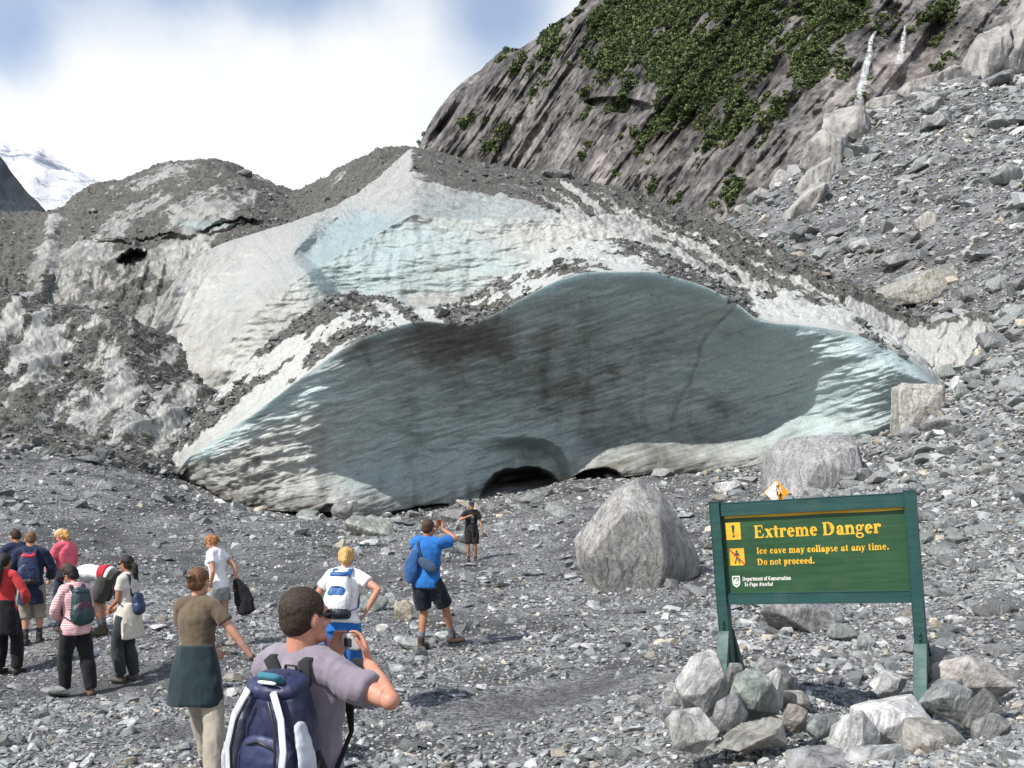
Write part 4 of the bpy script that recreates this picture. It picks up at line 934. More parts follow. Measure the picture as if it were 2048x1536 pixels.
def blobmesh(name, prims, mat, voxel=0.012, smooth=4, wr=0.0, wf=9.0, seed=0.0, fac=0.5, after=None):
    """fuse the overlapping closed pieces into one continuous, smoothed surface; wr = depth of cloth folds"""
    v, f = join(prims)
    me = mesh_np('tmp', v, f); o = link('tmp', me)
    m = o.modifiers.new('r', 'REMESH'); m.mode = 'VOXEL'; m.voxel_size = voxel; m.use_smooth_shade = True
    if smooth: k = o.modifiers.new('s', 'SMOOTH'); k.factor = fac; k.iterations = smooth
    dg = bpy.context.evaluated_depsgraph_get()
    out = bpy.data.meshes.new_from_object(o.evaluated_get(dg)); bpy.data.objects.remove(o); bpy.data.meshes.remove(me)
    out.name = name; out.materials.clear(); out.materials.append(mat)
    nv_ = len(out.vertices); co = np.empty(nv_ * 3, np.float32); no = np.empty(nv_ * 3, np.float32)
    out.vertices.foreach_get('co', co); out.vertices.foreach_get('normal', no); co = co.reshape(-1, 3).astype(float); no = no.reshape(-1, 3)
    if wr:
        d = ridged(np.stack([co[:, 0] * wf, co[:, 1] * wf, co[:, 2] * wf * 0.45 + seed], -1), 2) * 0.6 + fbm(co * wf * 0.7 + seed + 3, 3)
        co = co + no * (d * wr)[:, None]
    if after is not None: co = after(co)
    out.vertices.foreach_set('co', co.astype(np.float32).ravel()); out.update()
    out.polygons.foreach_set('use_smooth', np.ones(len(out.polygons), bool))
    return out
_mc = {}
def fabric(col, kind='plain'):
    key = (tuple(col), kind)
    if key in _mc: return _mc[key]
    n = NT('fabric'); p = n.coord('Object'); a = n.noise(p, 6, 4, 0.6); b = n.noise(p, 260, 2, 0.5)
    c = tuple(col)
    if kind == 'stripes':
        w = n.n('ShaderNodeTexWave', wave_type='BANDS', bands_direction='Z'); n.set(w.inputs['Vector'], p); w.inputs['Scale'].default_value = 16; w.inputs['Distortion'].default_value = 0.6
        c = n.mix(n.mapr(w.outputs['Fac'], 0.35, 0.65), c, (0.74, 0.66, 0.66))
    k = n.mix(n.mapr(a, 0.3, 0.7), n.mix(1.0, c, (0.78, 0.78, 0.80), 'MULTIPLY'), n.mix(1.0, c, (1.18, 1.18, 1.16), 'MULTIPLY'))
    _mc[key] = n.out(k, 0.85, n.bump(n.math('ADD', n.math('MULTIPLY', b, 0.25), a), 0.35, 0.008), 0.15 if kind != 'nylon' else 0.5, **({'Sheen Weight': 0.15} if kind == 'plain' else {}))
    if kind == 'nylon': n.b.inputs['Roughness'].default_value = 0.5
    return _mc[key]
def skin_mat(col=(0.46, 0.265, 0.185)):
    key = ('skin', tuple(col))
    if key in _mc: return _mc[key]
    n = NT('skin'); p = n.coord('Object'); a = n.noise(p, 14, 4, 0.6); b = n.noise(p, 90, 3, 0.6)
    k = n.mix(n.mapr(a, 0.35, 0.68), tuple(col), (col[0] * 1.03, col[1] * 0.80, col[2] * 0.72))
    _mc[key] = n.out(k, 0.5, n.bump(b, 0.25, 0.003), 0.35, **{'Subsurface Weight': 0.08, 'Subsurface Radius': (0.01, 0.004, 0.002)})
    return _mc[key]
def hair_mat(col, style='long'):
    key = ('hair', tuple(col), style)
    if key in _mc: return _mc[key]
    n = NT('hair'); p = n.coord('Object')
    a = n.noise(n.mapping(p, (90, 90, 14)), 1.0, 4, 0.6, 0.6); b = n.noise(p, 220, 2, 0.5)
    if style == 'short': a = n.noise(n.mapping(p, (160, 160, 90)), 1.0, 4, 0.7)
    k = n.mix(n.mapr(a, 0.32, 0.68), tuple(x * 0.5 for x in col), tuple(x * 1.6 for x in col))
    _mc[key] = n.out(k, 0.6, n.bump(n.math('ADD', a, n.math('MULTIPLY', b, 0.5)), 0.8, 0.005), 0.3)
    return _mc[key]
def plastic(col, rough=0.4, metal=0.0):
    key = ('pl', tuple(col), rough)
    if key in _mc: return _mc[key]
    n = NT('plastic'); a = n.noise(n.coord('Object'), 30, 3, 0.6)
    k = n.mix(a, tuple(x * 0.85 for x in col), tuple(x * 1.12 for x in col))
    _mc[key] = n.out(k, rough, None, 0.5, Metallic=metal); return _mc[key]
def rotm(yaw=0, pitch=0, roll=0):
    """yaw turns to the right, pitch bows forward, roll tips to the right"""
    cy, sy_, cp, sp, cr, sr = math.cos(yaw), math.sin(yaw), math.cos(pitch), math.sin(pitch), math.cos(roll), math.sin(roll)
    Y = np.array([[cy, sy_, 0], [-sy_, cy, 0], [0, 0, 1]]); X = np.array([[1, 0, 0], [0, cp, sp], [0, -sp, cp]]); R_ = np.array([[cr, 0, sr], [0, 1, 0], [-sr, 0, cr]])
    return Y @ X @ R_
def ik(a, b, l1, l2, pole):
    a, b = np.asarray(a, float), np.asarray(b, float); d = np.linalg.norm(b - a); u = (b - a) / d
    if d > (l1 + l2) * 0.995: d = (l1 + l2) * 0.995; b = a + u * d
    x = (l1 * l1 - l2 * l2 + d * d) / (2 * d); hgt = math.sqrt(max(l1 * l1 - x * x, 1e-6))
    w = np.asarray(pole, float); w = nrm(w - u * np.dot(w, u))
    return a + u * x + w * hgt, b
def hand_prims(wrist, dirv, palm, s, side, curl=0.5, spread=0.1, fr=0.0085, thumb_in=0.3, curls=None):
    """palm and five bent fingers; palm = the way the palm faces, side = +1 right hand, -1 left"""
    d = nrm(dirv); p = np.asarray(palm, float); p = nrm(p - d * np.dot(p, d)); x = np.cross(d, p) * side   # x points to the thumb side
    K = wrist + d * 0.085 * s
    out = [tube([wrist - d * 0.01, wrist + d * 0.035 * s, K], [(0.026 * s, 0.017 * s), (0.038 * s, 0.016 * s), (0.040 * s, 0.013 * s)], x)]
    for k, (o, L) in enumerate(((0.030, 0.074), (0.010, 0.082), (-0.011, 0.076), (-0.030, 0.060))):
        b = K + x * o * s - d * 0.008; c = curl if curls is None else curls[k]
        dd_ = nrm(d + x * spread * o * 30); pts = [b - dd_ * 0.02]; q_ = b; ang = 0
        pts.append(q_)
        for seg, fr_ in ((0.45, 0.55), (0.30, 1.0), (0.25, 0.9)):
            ang += c * fr_; dv = dd_ * math.cos(ang) + p * math.sin(ang); q_ = q_ + dv * L * seg * s; pts.append(q_)
        out.append(tube(pts, [fr * s, fr * s * 1.02, fr * s * .98, fr * s * .9, fr * s * .72], x, 10))
    tb = wrist + d * 0.022 * s + x * 0.026 * s
    t1 = nrm(x * 0.85 + d * 0.6 + p * thumb_in); t2 = nrm(x * 0.35 + d * 0.9 + p * (thumb_in + curl * 0.3)); 
    out.append(tube([tb - t1 * .012, tb, tb + t1 * 0.036 * s, tb + t1 * 0.036 * s + t2 * 0.034 * s, tb + t1 * 0.036 * s + t2 * 0.056 * s], [fr * 1.4 * s, fr * 1.35 * s, fr * 1.2 * s, fr * 1.05 * s, fr * .8 * s], p, 10))
    return out

class Person:
    def __init__(s, px, d, top, yaw, label, female=False, lean=0, side=0, twist=0, head=(0, 0, 0), lh=None, rh=None, le=(-0.6, -0.5, -0.3), re=(0.6, -0.5, -0.3), lf=(-0.10, 0.0, 0), rf=(0.10, 0.0, 0), skin=(0.46, 0.265, 0.185), stand=1.0, voxel=0.008, toe=(0, 0), lpalm=(1, 0, 0), rpalm=(-1, 0, 0), ldir=None, rdir=None, curl=0.45, lcurl=None, rcurl=None, h=None, hips=(0, 0, 0), girth=1.0, bare=True, dz=0.0):
        x = (px - 1024) / F * d; gz = float(H(np.array([x]), np.array([d]))[0]) + 0.01 + dz
        s.h = h or (ZC - (top - HOR) / F * d - gz) / stand
        k = s.k = s.h / 1.75; s.fem = female; s.skin = skin; s.vox = voxel; s.label = label
        s.g = girth
        A = lambda v: np.array(v, float) * k
        def tgt(v):
            if len(v) == 4: w_ = P(v[0], v[1], v[2]) - np.array([x, d, gz]); c_, s_ = math.cos(math.radians(yaw)), math.sin(math.radians(yaw)); return np.array([w_[0] * c_ - w_[1] * s_, w_[0] * s_ + w_[1] * c_, w_[2]])
            return A(v)
        s.pel = A((0, 0, 0.945)) + A(hips); R_ = rotm(math.radians(twist), math.radians(lean), math.radians(side)); s.R = R_
        s.up, s.fwd, s.right = R_ @ UP, R_ @ np.array([0, 1.0, 0]), R_ @ np.array([1.0, 0, 0])
        s.bow = lambda z: s.pel + (s.up * z + s.fwd * (0.35 * z * z * math.radians(lean) * 0.5)) * k
        sw = 0.155 if female else 0.178; s.sw = sw
        s.shl = s.bow(0.475) - s.right * sw * k; s.shr = s.bow(0.475) + s.right * sw * k
        s.nb = s.bow(0.535)
        Hh = R_ @ rotm(math.radians(head[0]), math.radians(head[1]), math.radians(head[2])); s.Hh = Hh
        s.hup, s.hf, s.hr = Hh @ UP, Hh @ np.array([0, 1.0, 0]), Hh @ np.array([1.0, 0, 0])
        s.hc = s.nb + (s.up * 0.05 + s.hup * 0.10 + s.hf * 0.02) * k
        l1, l2 = 0.285 * k, 0.25 * k
        lh = tgt(lh) if lh is not None else s.shl + A((-0.09, 0.06, -0.50)); rh = tgt(rh) if rh is not None else s.shr + A((0.09, 0.06, -0.50))
        s.el, s.wl = ik(s.shl, lh, l1, l2, le); s.er, s.wr = ik(s.shr, rh, l1, l2, re if len(re) == 3 else (0.5, -0.8, -0.3))
        if len(re) == 4: s.er = s.shr + nrm(tgt(re) - s.shr) * l1; s.wr = s.er + nrm(rh - s.er) * l2
        s.ldir = nrm(ldir) if ldir is not None else nrm(s.wl - s.el); s.rdir = nrm(rdir) if rdir is not None else nrm(s.wr - s.er)
        hj = 0.088 * k
        hx = nrm(np.array([s.right[0], s.right[1], 0])); s.hx = hx
        s.hl, s.hrt = s.pel - hx * hj - UP * 0.03 * k, s.pel + hx * hj - UP * 0.03 * k
        s.al, s.ar = A(lf) + A((0, 0, 0.085)), A(rf) + A((0, 0, 0.085))
        tl = (math.sin(math.radians(toe[0])), math.cos(math.radians(toe[0])), 0); tr = (math.sin(math.radians(toe[1])), math.cos(math.radians(toe[1])), 0)
        s.tl, s.tr = np.array(tl), np.array(tr)
        s.kl, s.al = ik(s.hl, s.al, 0.425 * k, 0.425 * k, s.tl + np.array([-.1, 0, 0])); s.kr, s.ar = ik(s.hrt, s.ar, 0.425 * k, 0.425 * k, s.tr + np.array([.1, 0, 0]))
        # the body
        pr = s.torso(-0.008) + s.arm(-1, 1.0) + s.arm(1, 1.0) + s.leg(-1, 1.0) + s.leg(1, 1.0) + s.foot(-1) + s.foot(1) + s.headp()
        pr += hand_prims(s.wl, s.ldir, lpalm, k, -1, curl if lcurl is None else lcurl) + hand_prims(s.wr, s.rdir, rpalm, k, 1, curl if rcurl is None else rcurl)
        me = blobmesh('person', pr, skin_mat(skin), voxel, 3)
        s.o = link('person', me); s.o.location = (x, d, gz); s.o.rotation_euler = (0, 0, -math.radians(yaw))
        tag(s.o, label, 'person')
        s.M = Matrix.Translation(s.o.location) @ Matrix.Rotation(-math.radians(yaw), 4, 'Z')
        for sg in (-1, 1):
            s.add('eye', [ball(s.hc + (s.hr * sg * 0.031 + s.hf * 0.083 + s.hup * 0.012) * k, np.array([0.014, 0.007, 0.007]) * k, s.Hh, 8)], plastic((0.03, 0.022, 0.02), 0.2), raw=True)
        s.add('mouth', [ball(s.hc + (s.hf * 0.083 - s.hup * 0.060) * k, np.array([0.022, 0.007, 0.006]) * k, s.Hh, 8)], skin_mat((0.34, 0.13, 0.11)), raw=True)
    def torso(s, g=0.0, z0=-0.10, z1=0.53, flare=0.0):
        k = s.k; f = s.fem
        prof = [(-0.12, .150, .105), (-0.02, .168 if f else .160, .118), (0.08, .146 if f else .152, .108), (0.16, .128 if f else .148, .098), (0.26, .140 if f else .162, .108), (0.36, .152 if f else .176, .118), (0.44, .142 if f else .168, .104), (0.50, .095, .078), (0.54, .06, .06)]
        pz = [p[0] for p in prof]
        zz = [z for z in np.linspace(z0, z1, 9)]
        ra = [(np.interp(z, pz, [p[1] for p in prof]) * s.g + g + flare * max(0, (0.1 - z))) * k for z in zz]; rb = [(np.interp(z, pz, [p[2] for p in prof]) * s.g + g + flare * max(0, (0.1 - z))) * k for z in zz]
        out = [tube([s.bow(z) for z in zz], list(zip(ra, rb)), s.right, 22, 0.12)]
        if z1 > 0.45:
            for sh in (s.shl, s.shr): out.append(tube([s.bow(0.515), (s.bow(0.50) + sh) / 2 + s.up * 0.010 * k, sh], [(0.060 + g) * k, (0.062 + g) * k, (0.056 + g) * k], s.fwd))
            if f: out += [ball(s.bow(0.35) + (s.right * sg * 0.065 + s.fwd * 0.085) * k, np.array([0.062, 0.055, 0.06]) * k + g * k) for sg in (-1, 1)]
        return out
    def arm(s, side, frac, g=0.0, loose=0.0):
        k = s.k * (0.88 if s.fem else 1.0); a, e, w = (s.shl, s.el, s.wl) if side < 0 else (s.shr, s.er, s.wr)
        tot = [(0, .053), (.25, .050), (.48, .040), (.55, .039), (.70, .039), (.98, .025)]
        def at(t): return a + (e - a) * (t / .5) if t < .5 else e + (w - e) * ((t - .5) / .5)
        ts = [t for t in (0, .12, .25, .38, 0.45, .55, .70, .85, 1.0) if t <= frac]
        if ts[-1] < frac: ts.append(frac)
        return [tube([at(t) for t in ts], [(np.interp(t, [x[0] for x in tot], [x[1] for x in tot]) * s.g + g + loose * t) * k for t in ts], s.right + 0.3 * s.fwd, 16, 0.15 if g else 0.6)] + ([ball(e, np.array([1, 1, 1]) * .037 * k)] if not g else [])
    def leg(s, side, frac, g=0.0, loose=0.0):
        k = s.k; a, e, w = (s.hl, s.kl, s.al) if side < 0 else (s.hrt, s.kr, s.ar)
        tot = [(0, .088), (.2, .082), (.48, .056), (.55, .052), (.66, .056), (.8, .044), (.95, .034), (1, .034)]
        def at(t): return a + (e - a) * (t / .5) if t < .5 else e + (w - e) * ((t - .5) / .5)
        ts = [t for t in (0, .1, .2, .35, .48, .55, .66, .8, .95, 1.0) if t <= frac]
        if ts[-1] < frac: ts.append(frac)
        return [tube([at(t) for t in ts], [(np.interp(t, [x[0] for x in tot], [x[1] for x in tot]) * s.g + g + loose * t) * k for t in ts], s.right, 16, 0.15 if g else 0.6)]
    def foot(s, side, g=0.0):
        k = s.k; a, t = (s.al, s.tl) if side < 0 else (s.ar, s.tr)
        b = a - UP * 0.052 * k
        return [tube([b - t * 0.055 * k, b + t * 0.02 * k, b + t * 0.10 * k, b + t * 0.165 * k], [((.034 + g) * k, (.034 + g) * k), ((.040 + g) * k, (.038 + g) * k), ((.046 + g) * k, (.028 + g) * k), ((.038 + g) * k, (.018 + g) * k)], np.cross(t, UP)),
                tube([a + UP * 0.03 * k, a, b], [(.035 + g) * k, (.036 + g) * k, (.036 + g) * k])]
    def headp(s):
        k = s.k; c = s.hc; R_ = s.Hh; L = lambda x, y, z: c + (s.hr * x + s.hf * y + s.hup * z) * k
        jw = 0.050 if s.fem else 0.056
        return [ball(L(0, -0.012, 0.03), np.array([.074, .092, .086]) * k, R_, 18), ball(L(0, 0.012, -0.03), np.array([.062, .072, .078]) * k, R_, 16), ball(L(0, 0.045, -0.072), np.array([jw, .042, .036]) * k, R_, 14),
                ball(L(0, 0.060, 0.034), np.array([.056, .026, .018]) * k, R_, 12), tube([L(0, .084, .018), L(0, .098, -.012), L(0, .106, -.026)], [.008 * k, .011 * k, .014 * k], s.hr, 10), ball(L(0, .092, -.030), np.array([.018, .012, .010]) * k, R_, 10),
                ball(L(0, .078, -.060), np.array([.026, .012, .018]) * k, R_, 10), ball(L(0, .078, -.088), np.array([.022, .018, .016]) * k, R_, 10)] + \
               [ball(L(sg * .078, -.008, -.004), np.array([.009, .020, .032]) * k, R_ @ rotm(sg * 0.35), 10) for sg in (-1, 1)] + [ball(L(sg * .045, .052, -.022), np.array([.022, .022, .022]) * k, R_, 10) for sg in (-1, 1)] + \
               [tube([s.bow(0.48), s.nb, L(0, -0.018, -0.05)], [(.068 if not s.fem else .058) * k, (.057 if not s.fem else .048) * k, (.056 if not s.fem else .048) * k], s.right)]
    def add(s, name, prims, mat, voxel=None, smooth=4, wr=0.0, raw=False, label=None, wf=9.0, parent=None, after=None):
        if raw: v, f = join(prims); me = mesh_np(name, v, f, [mat])
        else: me = blobmesh(name, prims, mat, voxel or s.vox * 1.2, smooth, wr, wf, len(s.label), after=after)
        o = link(name, me, parent or s.o)
        if label: o['label'] = label
        return o
    def shirt(s, col, sleeve=0.30, hem=-0.06, g=0.014, kind='plain', loose=0.03, wr=0.011, name='shirt', flare=0.10, neck=0.515):
        return s.add(name, s.torso(g, hem, neck, flare) + s.arm(-1, sleeve, g, loose) + s.arm(1, sleeve, g, loose), fabric(col, kind), wr=wr)
    def legs(s, col, frac=0.96, g=0.016, loose=0.01, name='trousers', wr=0.012, kind='plain', top=0.05):
        return s.add(name, s.torso(min(g, 0.012) - 0.006, -0.12, top) + s.leg(-1, frac, g, loose) + s.leg(1, frac, g, loose), fabric(col, kind), wr=wr)
    def shoes(s, col=(0.06, 0.045, 0.035), boot=False, sock=None):
        for sd in (-1, 1):
            pr = s.foot(sd, 0.010)
            if boot: a = s.al if sd < 0 else s.ar; pr.append(tube([a + UP * 0.07 * s.k, a], [.048 * s.k, .046 * s.k]))
            s.add('shoe', pr, fabric(col, 'shoe'), smooth=2)
            if sock:
                a, kn = (s.al, s.kl) if sd < 0 else (s.ar, s.kr); u = nrm(kn - a)
                s.add('sock', [tube([a, a + u * 0.09 * s.k, a + u * 0.15 * s.k], [.043 * s.k, .043 * s.k, .046 * s.k])], fabric(sock), smooth=1)
    def hair(s, col, style='short', wr=0.006):
        k = s.k; R_ = s.Hh; L = lambda x, y, z: s.hc + (s.hr * x + s.hf * y + s.hup * z) * k
        # a cap over the skull, ending at hairline and nape
        if style == 'short': pr = [ball(L(0, -.020, .038), np.array([.081, .093, .086]) * k, R_, 20), ball(L(0, -.046, -.010), np.array([.070, .060, .066]) * k, R_, 16), ball(L(0, -.03, .01), np.array([.079, .078, .07]) * k, R_, 16)]
        else: pr = [ball(L(0, -.026, .034), np.array([.086, .094, .090]) * k, R_, 20), ball(L(0, -.050, -.022), np.array([.076, .060, .062]) * k, R_, 16)]
        if style == 'bun': pr += [ball(L(0, -.115, .020), np.array([.040, .036, .044]) * k, R_, 12), ball(L(.01, -.10, -.02), np.array([.032, .03, .04]) * k, R_, 12)]
        if style == 'loose_bun': pr += [ball(L(.0, -.112, .010), np.array([.045, .036, .04]) * k, R_, 12), tube([L(.03, -.11, .0), L(.05, -.12, -.05), L(.045, -.105, -.085)], [.016 * k, .016 * k, .008 * k])]
        if style == 'ponytail': pr += [tube([L(0, -.10, .0), L(0, -.14, -.05), L(0, -.135, -.14), L(0, -.12, -.22)], [.034 * k, .042 * k, .038 * k, .014 * k], s.hr)]
        if style == 'long_tail': pr += [tube([L(0, -.10, .0), L(0.01, -.135, -.08), L(0.015, -.15, -.20), L(0.01, -.15, -.32), L(0, -.15, -.40)], [.036 * k, .045 * k, .045 * k, .036 * k, .012 * k], s.hr)]
        if style == 'tied': pr += [tube([L(0, -.09, .03), L(0, -.125, 0), L(0, -.12, -.08), L(0.01, -.09, -.13)], [.04 * k, .045 * k, .04 * k, .016 * k], s.hr)]
        return s.add('hair', pr, hair_mat(col, style), wr=wr, smooth=8 if style == 'short' else 3, wf=110 if style == 'short' else 34)
    def sunglasses(s):
        k = s.k; R_ = s.Hh; L = lambda x, y, z: s.hc + (s.hr * x + s.hf * y + s.hup * z) * k
        pr = [ball(L(sg * .034, .088, .012), np.array([.031, .012, .020]) * k, R_ @ rotm(sg * 0.25), 12, 2.6) for sg in (-1, 1)]
        pr += [tube([L(sg * .062, .078, .018), L(sg * .077, .03, .018), L(sg * .080, -.015, .012)], [(.003 * k, .008 * k), (.003 * k, .006 * k), (.003 * k, .005 * k)], s.hr, 8) for sg in (-1, 1)]
        pr += [tube([L(-.012, .098, .016), L(.012, .098, .016)], [.004 * k, .004 * k], s.hup, 8)]
        return s.add('sunglasses', pr, plastic((0.012, 0.012, 0.014), 0.15), raw=True)
    def cap(s, col, brim=True, crown=True):
        k = s.k; R_ = s.Hh; L = lambda x, y, z: s.hc + (s.hr * x + s.hf * y + s.hup * z) * k
        pr = [ball(L(0, -.012, .062), np.array([.088, .100, .070]) * k, R_, 18)] if crown else [tube([L(.08, 0, .05), L(.05, .075, .05), L(0, .095, .05), L(-.05, .075, .05), L(-.08, 0, .05)], [(.018 * k, .006 * k)] * 5, s.hup)]
        pr += [tube([L(0, .06, .042), L(0, .11, .036), L(0, .150, .026)], [(.07 * k, .006 * k), (.066 * k, .006 * k), (.045 * k, .006 * k)], s.hr, 16)]
        return s.add('cap', pr, fabric(col), voxel=0.006, smooth=2)
    def waist_wrap(s, col, z0=0.13, length=0.42, flare=0.07, back=0.02, g=0.03, label=None, name='jacket_wrap', split=False):
        """a jacket knotted round the waist by its sleeves: body hanging behind, sleeves in front"""
        k = s.k; f = s.fem
        w = lambda z: np.interp(z, [-.4, -.12, 0, .13], [.20, .19, .178, .145 if f else .16])
        zz = np.linspace(z0, z0 - length, 8)
        pts = [s.pel + (s.up * z - s.fwd * back * (1 + i * 0.25)) * k for i, z in enumerate(zz)]
        rad = [((w(z) + g + flare * i / 7) * k * 0.98, (0.115 + g + flare * 0.7 * i / 7) * k) for i, z in enumerate(zz)]
        pr = [tube(pts, rad, s.hx, 26, 0.1)]
        kn = s.pel + (s.up * (z0 - 0.03) + s.fwd * 0.14) * k
        pr += [ball(kn, np.array([.04, .03, .04]) * k), tube([kn, kn + (s.fwd * .03 - s.up * .14 - s.right * .03) * k, kn + (s.fwd * .03 - s.up * .28 - s.right * .05) * k], [.032 * k, .036 * k, .03 * k])]
        return s.add(name, pr, fabric(col), wr=0.012, wf=7, label=label)
    def world(s, v): return s.M @ Vector(np.asarray(v, float).tolist())

def backpack(p, label, main, second, accent, w=0.15, h=0.24, dep=0.11, zc=0.27, voxel=0.009, strap=(0.03, 0.035, 0.06), detail=False, base=None, xo=0.0):
    """a rucksack on a person's back: a thing of its own with its own parts"""
    k = p.k; root = empty('backpack', p.world(p.bow(zc) - p.fwd * 0.10 * k)); root.rotation_euler = p.o.rotation_euler
    inv = root.matrix_basis.inverted() if False else (Matrix.Translation(root.location) @ root.rotation_euler.to_matrix().to_4x4()).inverted()
    tag(root, label, 'backpack', 'rucksacks carried by the visitors')
    T = inv @ p.M; Tn = np.array(T)
    c = p.bow(zc) - p.fwd * (0.095 + dep) * k + p.right * xo * k; R_ = p.R
    L = lambda x, y, z: c + (p.right * x + p.fwd * y + p.up * z) * k
    def part(name, prims, mat, vox=None, smooth=3, wr=0.011, wf=15, raw=False, parent=None):
        if raw: v, f = join(prims); me = mesh_np(name, v, f, [mat])
        else: me = blobmesh(name, prims, mat, vox or voxel, smooth, wr, wf)
        me.transform(Matrix(Tn.tolist())); return link(name, me, parent or root)
    body = [ball(L(0, 0, 0.01), np.array([w * .88, dep * .9, h]) * k, R_, 22, 2.7), ball(L(0, -0.02, -h * 0.35), np.array([w * 1.04, dep * 1.05, h * 0.6]) * k, R_, 18, 2.7)]
    part('pack_body', body, fabric(main, 'nylon'))
    part('front_pocket', [ball(L(0, -dep * 0.86, -h * 0.25), np.array([w * 0.72, dep * 0.36, h * 0.56]) * k, R_, 18, 2.8)], fabric(second, 'nylon'))
    part('lid', [ball(L(0, -0.005, h * 0.87), np.array([w * 0.70, dep * 0.80, h * 0.13]) * k, R_ @ rotm(0, -0.25), 18, 2.8)], fabric(accent, 'nylon'))
    part('zip', [tube([L(-w * .58, -dep * .92, h * .02), L(-w * .35, -dep * 1.13, h * .20), L(0, -dep * 1.20, h * .27), L(w * .35, -dep * 1.13, h * .20), L(w * .58, -dep * .92, h * .02)], [(.005 * k, .004 * k)] * 5, p.up, 8)], plastic((0.012, 0.012, 0.014), 0.4), raw=True)
    for sg in (-1, 1): part('compression_strap', [tube([L(sg * w * .98, dep * .5, -h * .05), L(sg * w * 1.0, -dep * .3, -h * .08), L(sg * w * .80, -dep * .95, -h * .12)], [(.010 * k, .004 * k)] * 3, p.up, 8)], fabric(strap), raw=True)
    if base: part('pack_base', [ball(L(0, -0.015, -h * 0.84), np.array([w * 1.06, dep * 1.1, h * 0.22]) * k, R_, 18, 2.8)], fabric(base, 'nylon'))
    part('grab_handle', [tube([L(-.03, dep * .7, h * .93), L(-.025, dep * .7, h * 1.06), L(.025, dep * .7, h * 1.06), L(.03, dep * .7, h * .93)], [(.009 * k, .004 * k)] * 4, p.fwd, 8)], fabric(strap), raw=True)
    for sg, sh in ((-1, p.shl), (1, p.shr)):
        t = p.bow(0.50) + p.right * sg * 0.085 * k
        pts = [L(sg * .06, dep * .8, h * .80), t - p.fwd * .085 * k + p.up * .035 * k, t + p.up * .062 * k, t + (p.fwd * .085 + p.up * .03) * k, p.bow(0.36) + (p.right * sg * .115 + p.fwd * .145) * k, p.bow(0.22) + (p.right * sg * .15 + p.fwd * .11) * k, p.bow(0.14) + (p.right * sg * .175) * k, L(sg * w * .8, dep * .6, -h * .7)]
        part('shoulder_strap', [tube(pts, [(.028 * k, .008 * k)] * 5 + [(.012 * k, .005 * k)] * 3, p.right, 10)], fabric(strap), raw=True)
    return root, part, L, R_
SK = (0.47, 0.275, 0.195); TANNED = (0.36, 0.19, 0.12)

# 1 the man with the purple-grey shirt, photographing, close to the camera
m1 = Person(612, 4.15, 1190, 28, 'person in a purple-grey T-shirt and sunglasses raising a small camera, nearest of all', h=1.835, head=(18, 4, 0), twist=0, lean=-3, lh=(664, 1325, 4.22, 'w'), rh=(738, 1328, 4.07, 'w'), le=(-0.3, 0.5, -0.8), re=(770, 1396, 3.88, 'w'),
            ldir=(0.15, 0.30, 0.90), rdir=(-0.40, 0.20, 0.88), lpalm=(0.85, -0.4, -0.1), rpalm=(-0.7, -0.6, -0.1), lcurl=0.55, rcurl=0.5, voxel=0.0048, skin=(0.50, 0.27, 0.195), girth=0.94, dz=0.0)
m1.shirt((0.235, 0.205, 0.245), 0.32, -0.14, 0.014, loose=0.03, wr=0.017, flare=0.06)
m1.add('collar', [tube([m1.nb - m1.up * 0.012, m1.nb + m1.up * 0.012 + m1.hf * 0.004], [(0.071, 0.071), (0.066, 0.066)], m1.right, 20)], fabric((0.25, 0.22, 0.26)), voxel=0.006, smooth=2)
m1.legs((0.035, 0.04, 0.055)); m1.shoes()
m1.hair((0.036, 0.024, 0.016), 'short', wr=0.0028); m1.sunglasses()
# 2 brown T-shirt, jacket round the waist
m2 = Person(417, 7.85, 1146, 14, 'person in a brown T-shirt with a dark green jacket tied round the waist, walking away', True, h=1.66, head=(6, 8, 0), lh=(-0.13, 0.24, 1.02), rh=(0.42, 0.12, 0.90), le=(-0.85, -0.4, -0.3), re=(0.5, -0.6, 0.1), hips=(-0.10, 0, 0), side=-2, lf=(-0.16, 0.26, 0), rf=(0.17, -0.22, 0), toe=(0, 16), skin=(0.50, 0.285, 0.21), lean=2, voxel=0.0065, rpalm=(-0.6, -0.6, 0.2))
m2.shirt((0.125, 0.095, 0.065), 0.27, -0.02, 0.010, loose=0.05); m2.legs((0.33, 0.295, 0.245), 0.97, 0.02, 0.018); m2.shoes()
m2.hair((0.13, 0.062, 0.03), 'bun', wr=0.006); m2.waist_wrap((0.018, 0.033, 0.038), 0.145, 0.46, 0.035, 0.02, 0.016)
m2.add('hair_clip', [ball(m2.hc + (m2.hup * 0.03 - m2.hf * 0.150) * m2.k, np.array([0.030, 0.010, 0.016]), m2.Hh, 10)], plastic((0.02, 0.015, 0.012), 0.3), raw=True)
m2.add('wristwatch', [tube([m2.wr - m2.rdir * 0.012, m2.wr + m2.rdir * 0.008], [0.027, 0.027])], plastic((0.05, 0.04, 0.035), 0.4), raw=True)
# 3 the blonde with the blue and white rucksack
m3_ = Person(682, 10.2, 1118, 4, 'blonde person in a white T-shirt and bright blue trousers, right hand on the hip', True, h=1.70, lean=17, head=(-6, 14, 0), rh=(0.27, 0.02, 1.05), re=(0.95, -0.25, 0.1), lh=(-0.22, 0.35, 1.0), le=(-0.8, -0.3, -0.3), skin=(0.50, 0.28, 0.20), rdir=(-0.5, 0.3, -0.8), lf=(-0.10, -0.05, 0), rf=(0.12, 0.12, 0), girth=1.08)
m3_.shirt((0.74, 0.74, 0.75), 0.24, -0.02, 0.013, loose=0.05); m3_.legs((0.022, 0.13, 0.42), 0.97, 0.022, 0.02); m3_.shoes(); m3_.hair((0.50, 0.30, 0.11), 'tied')
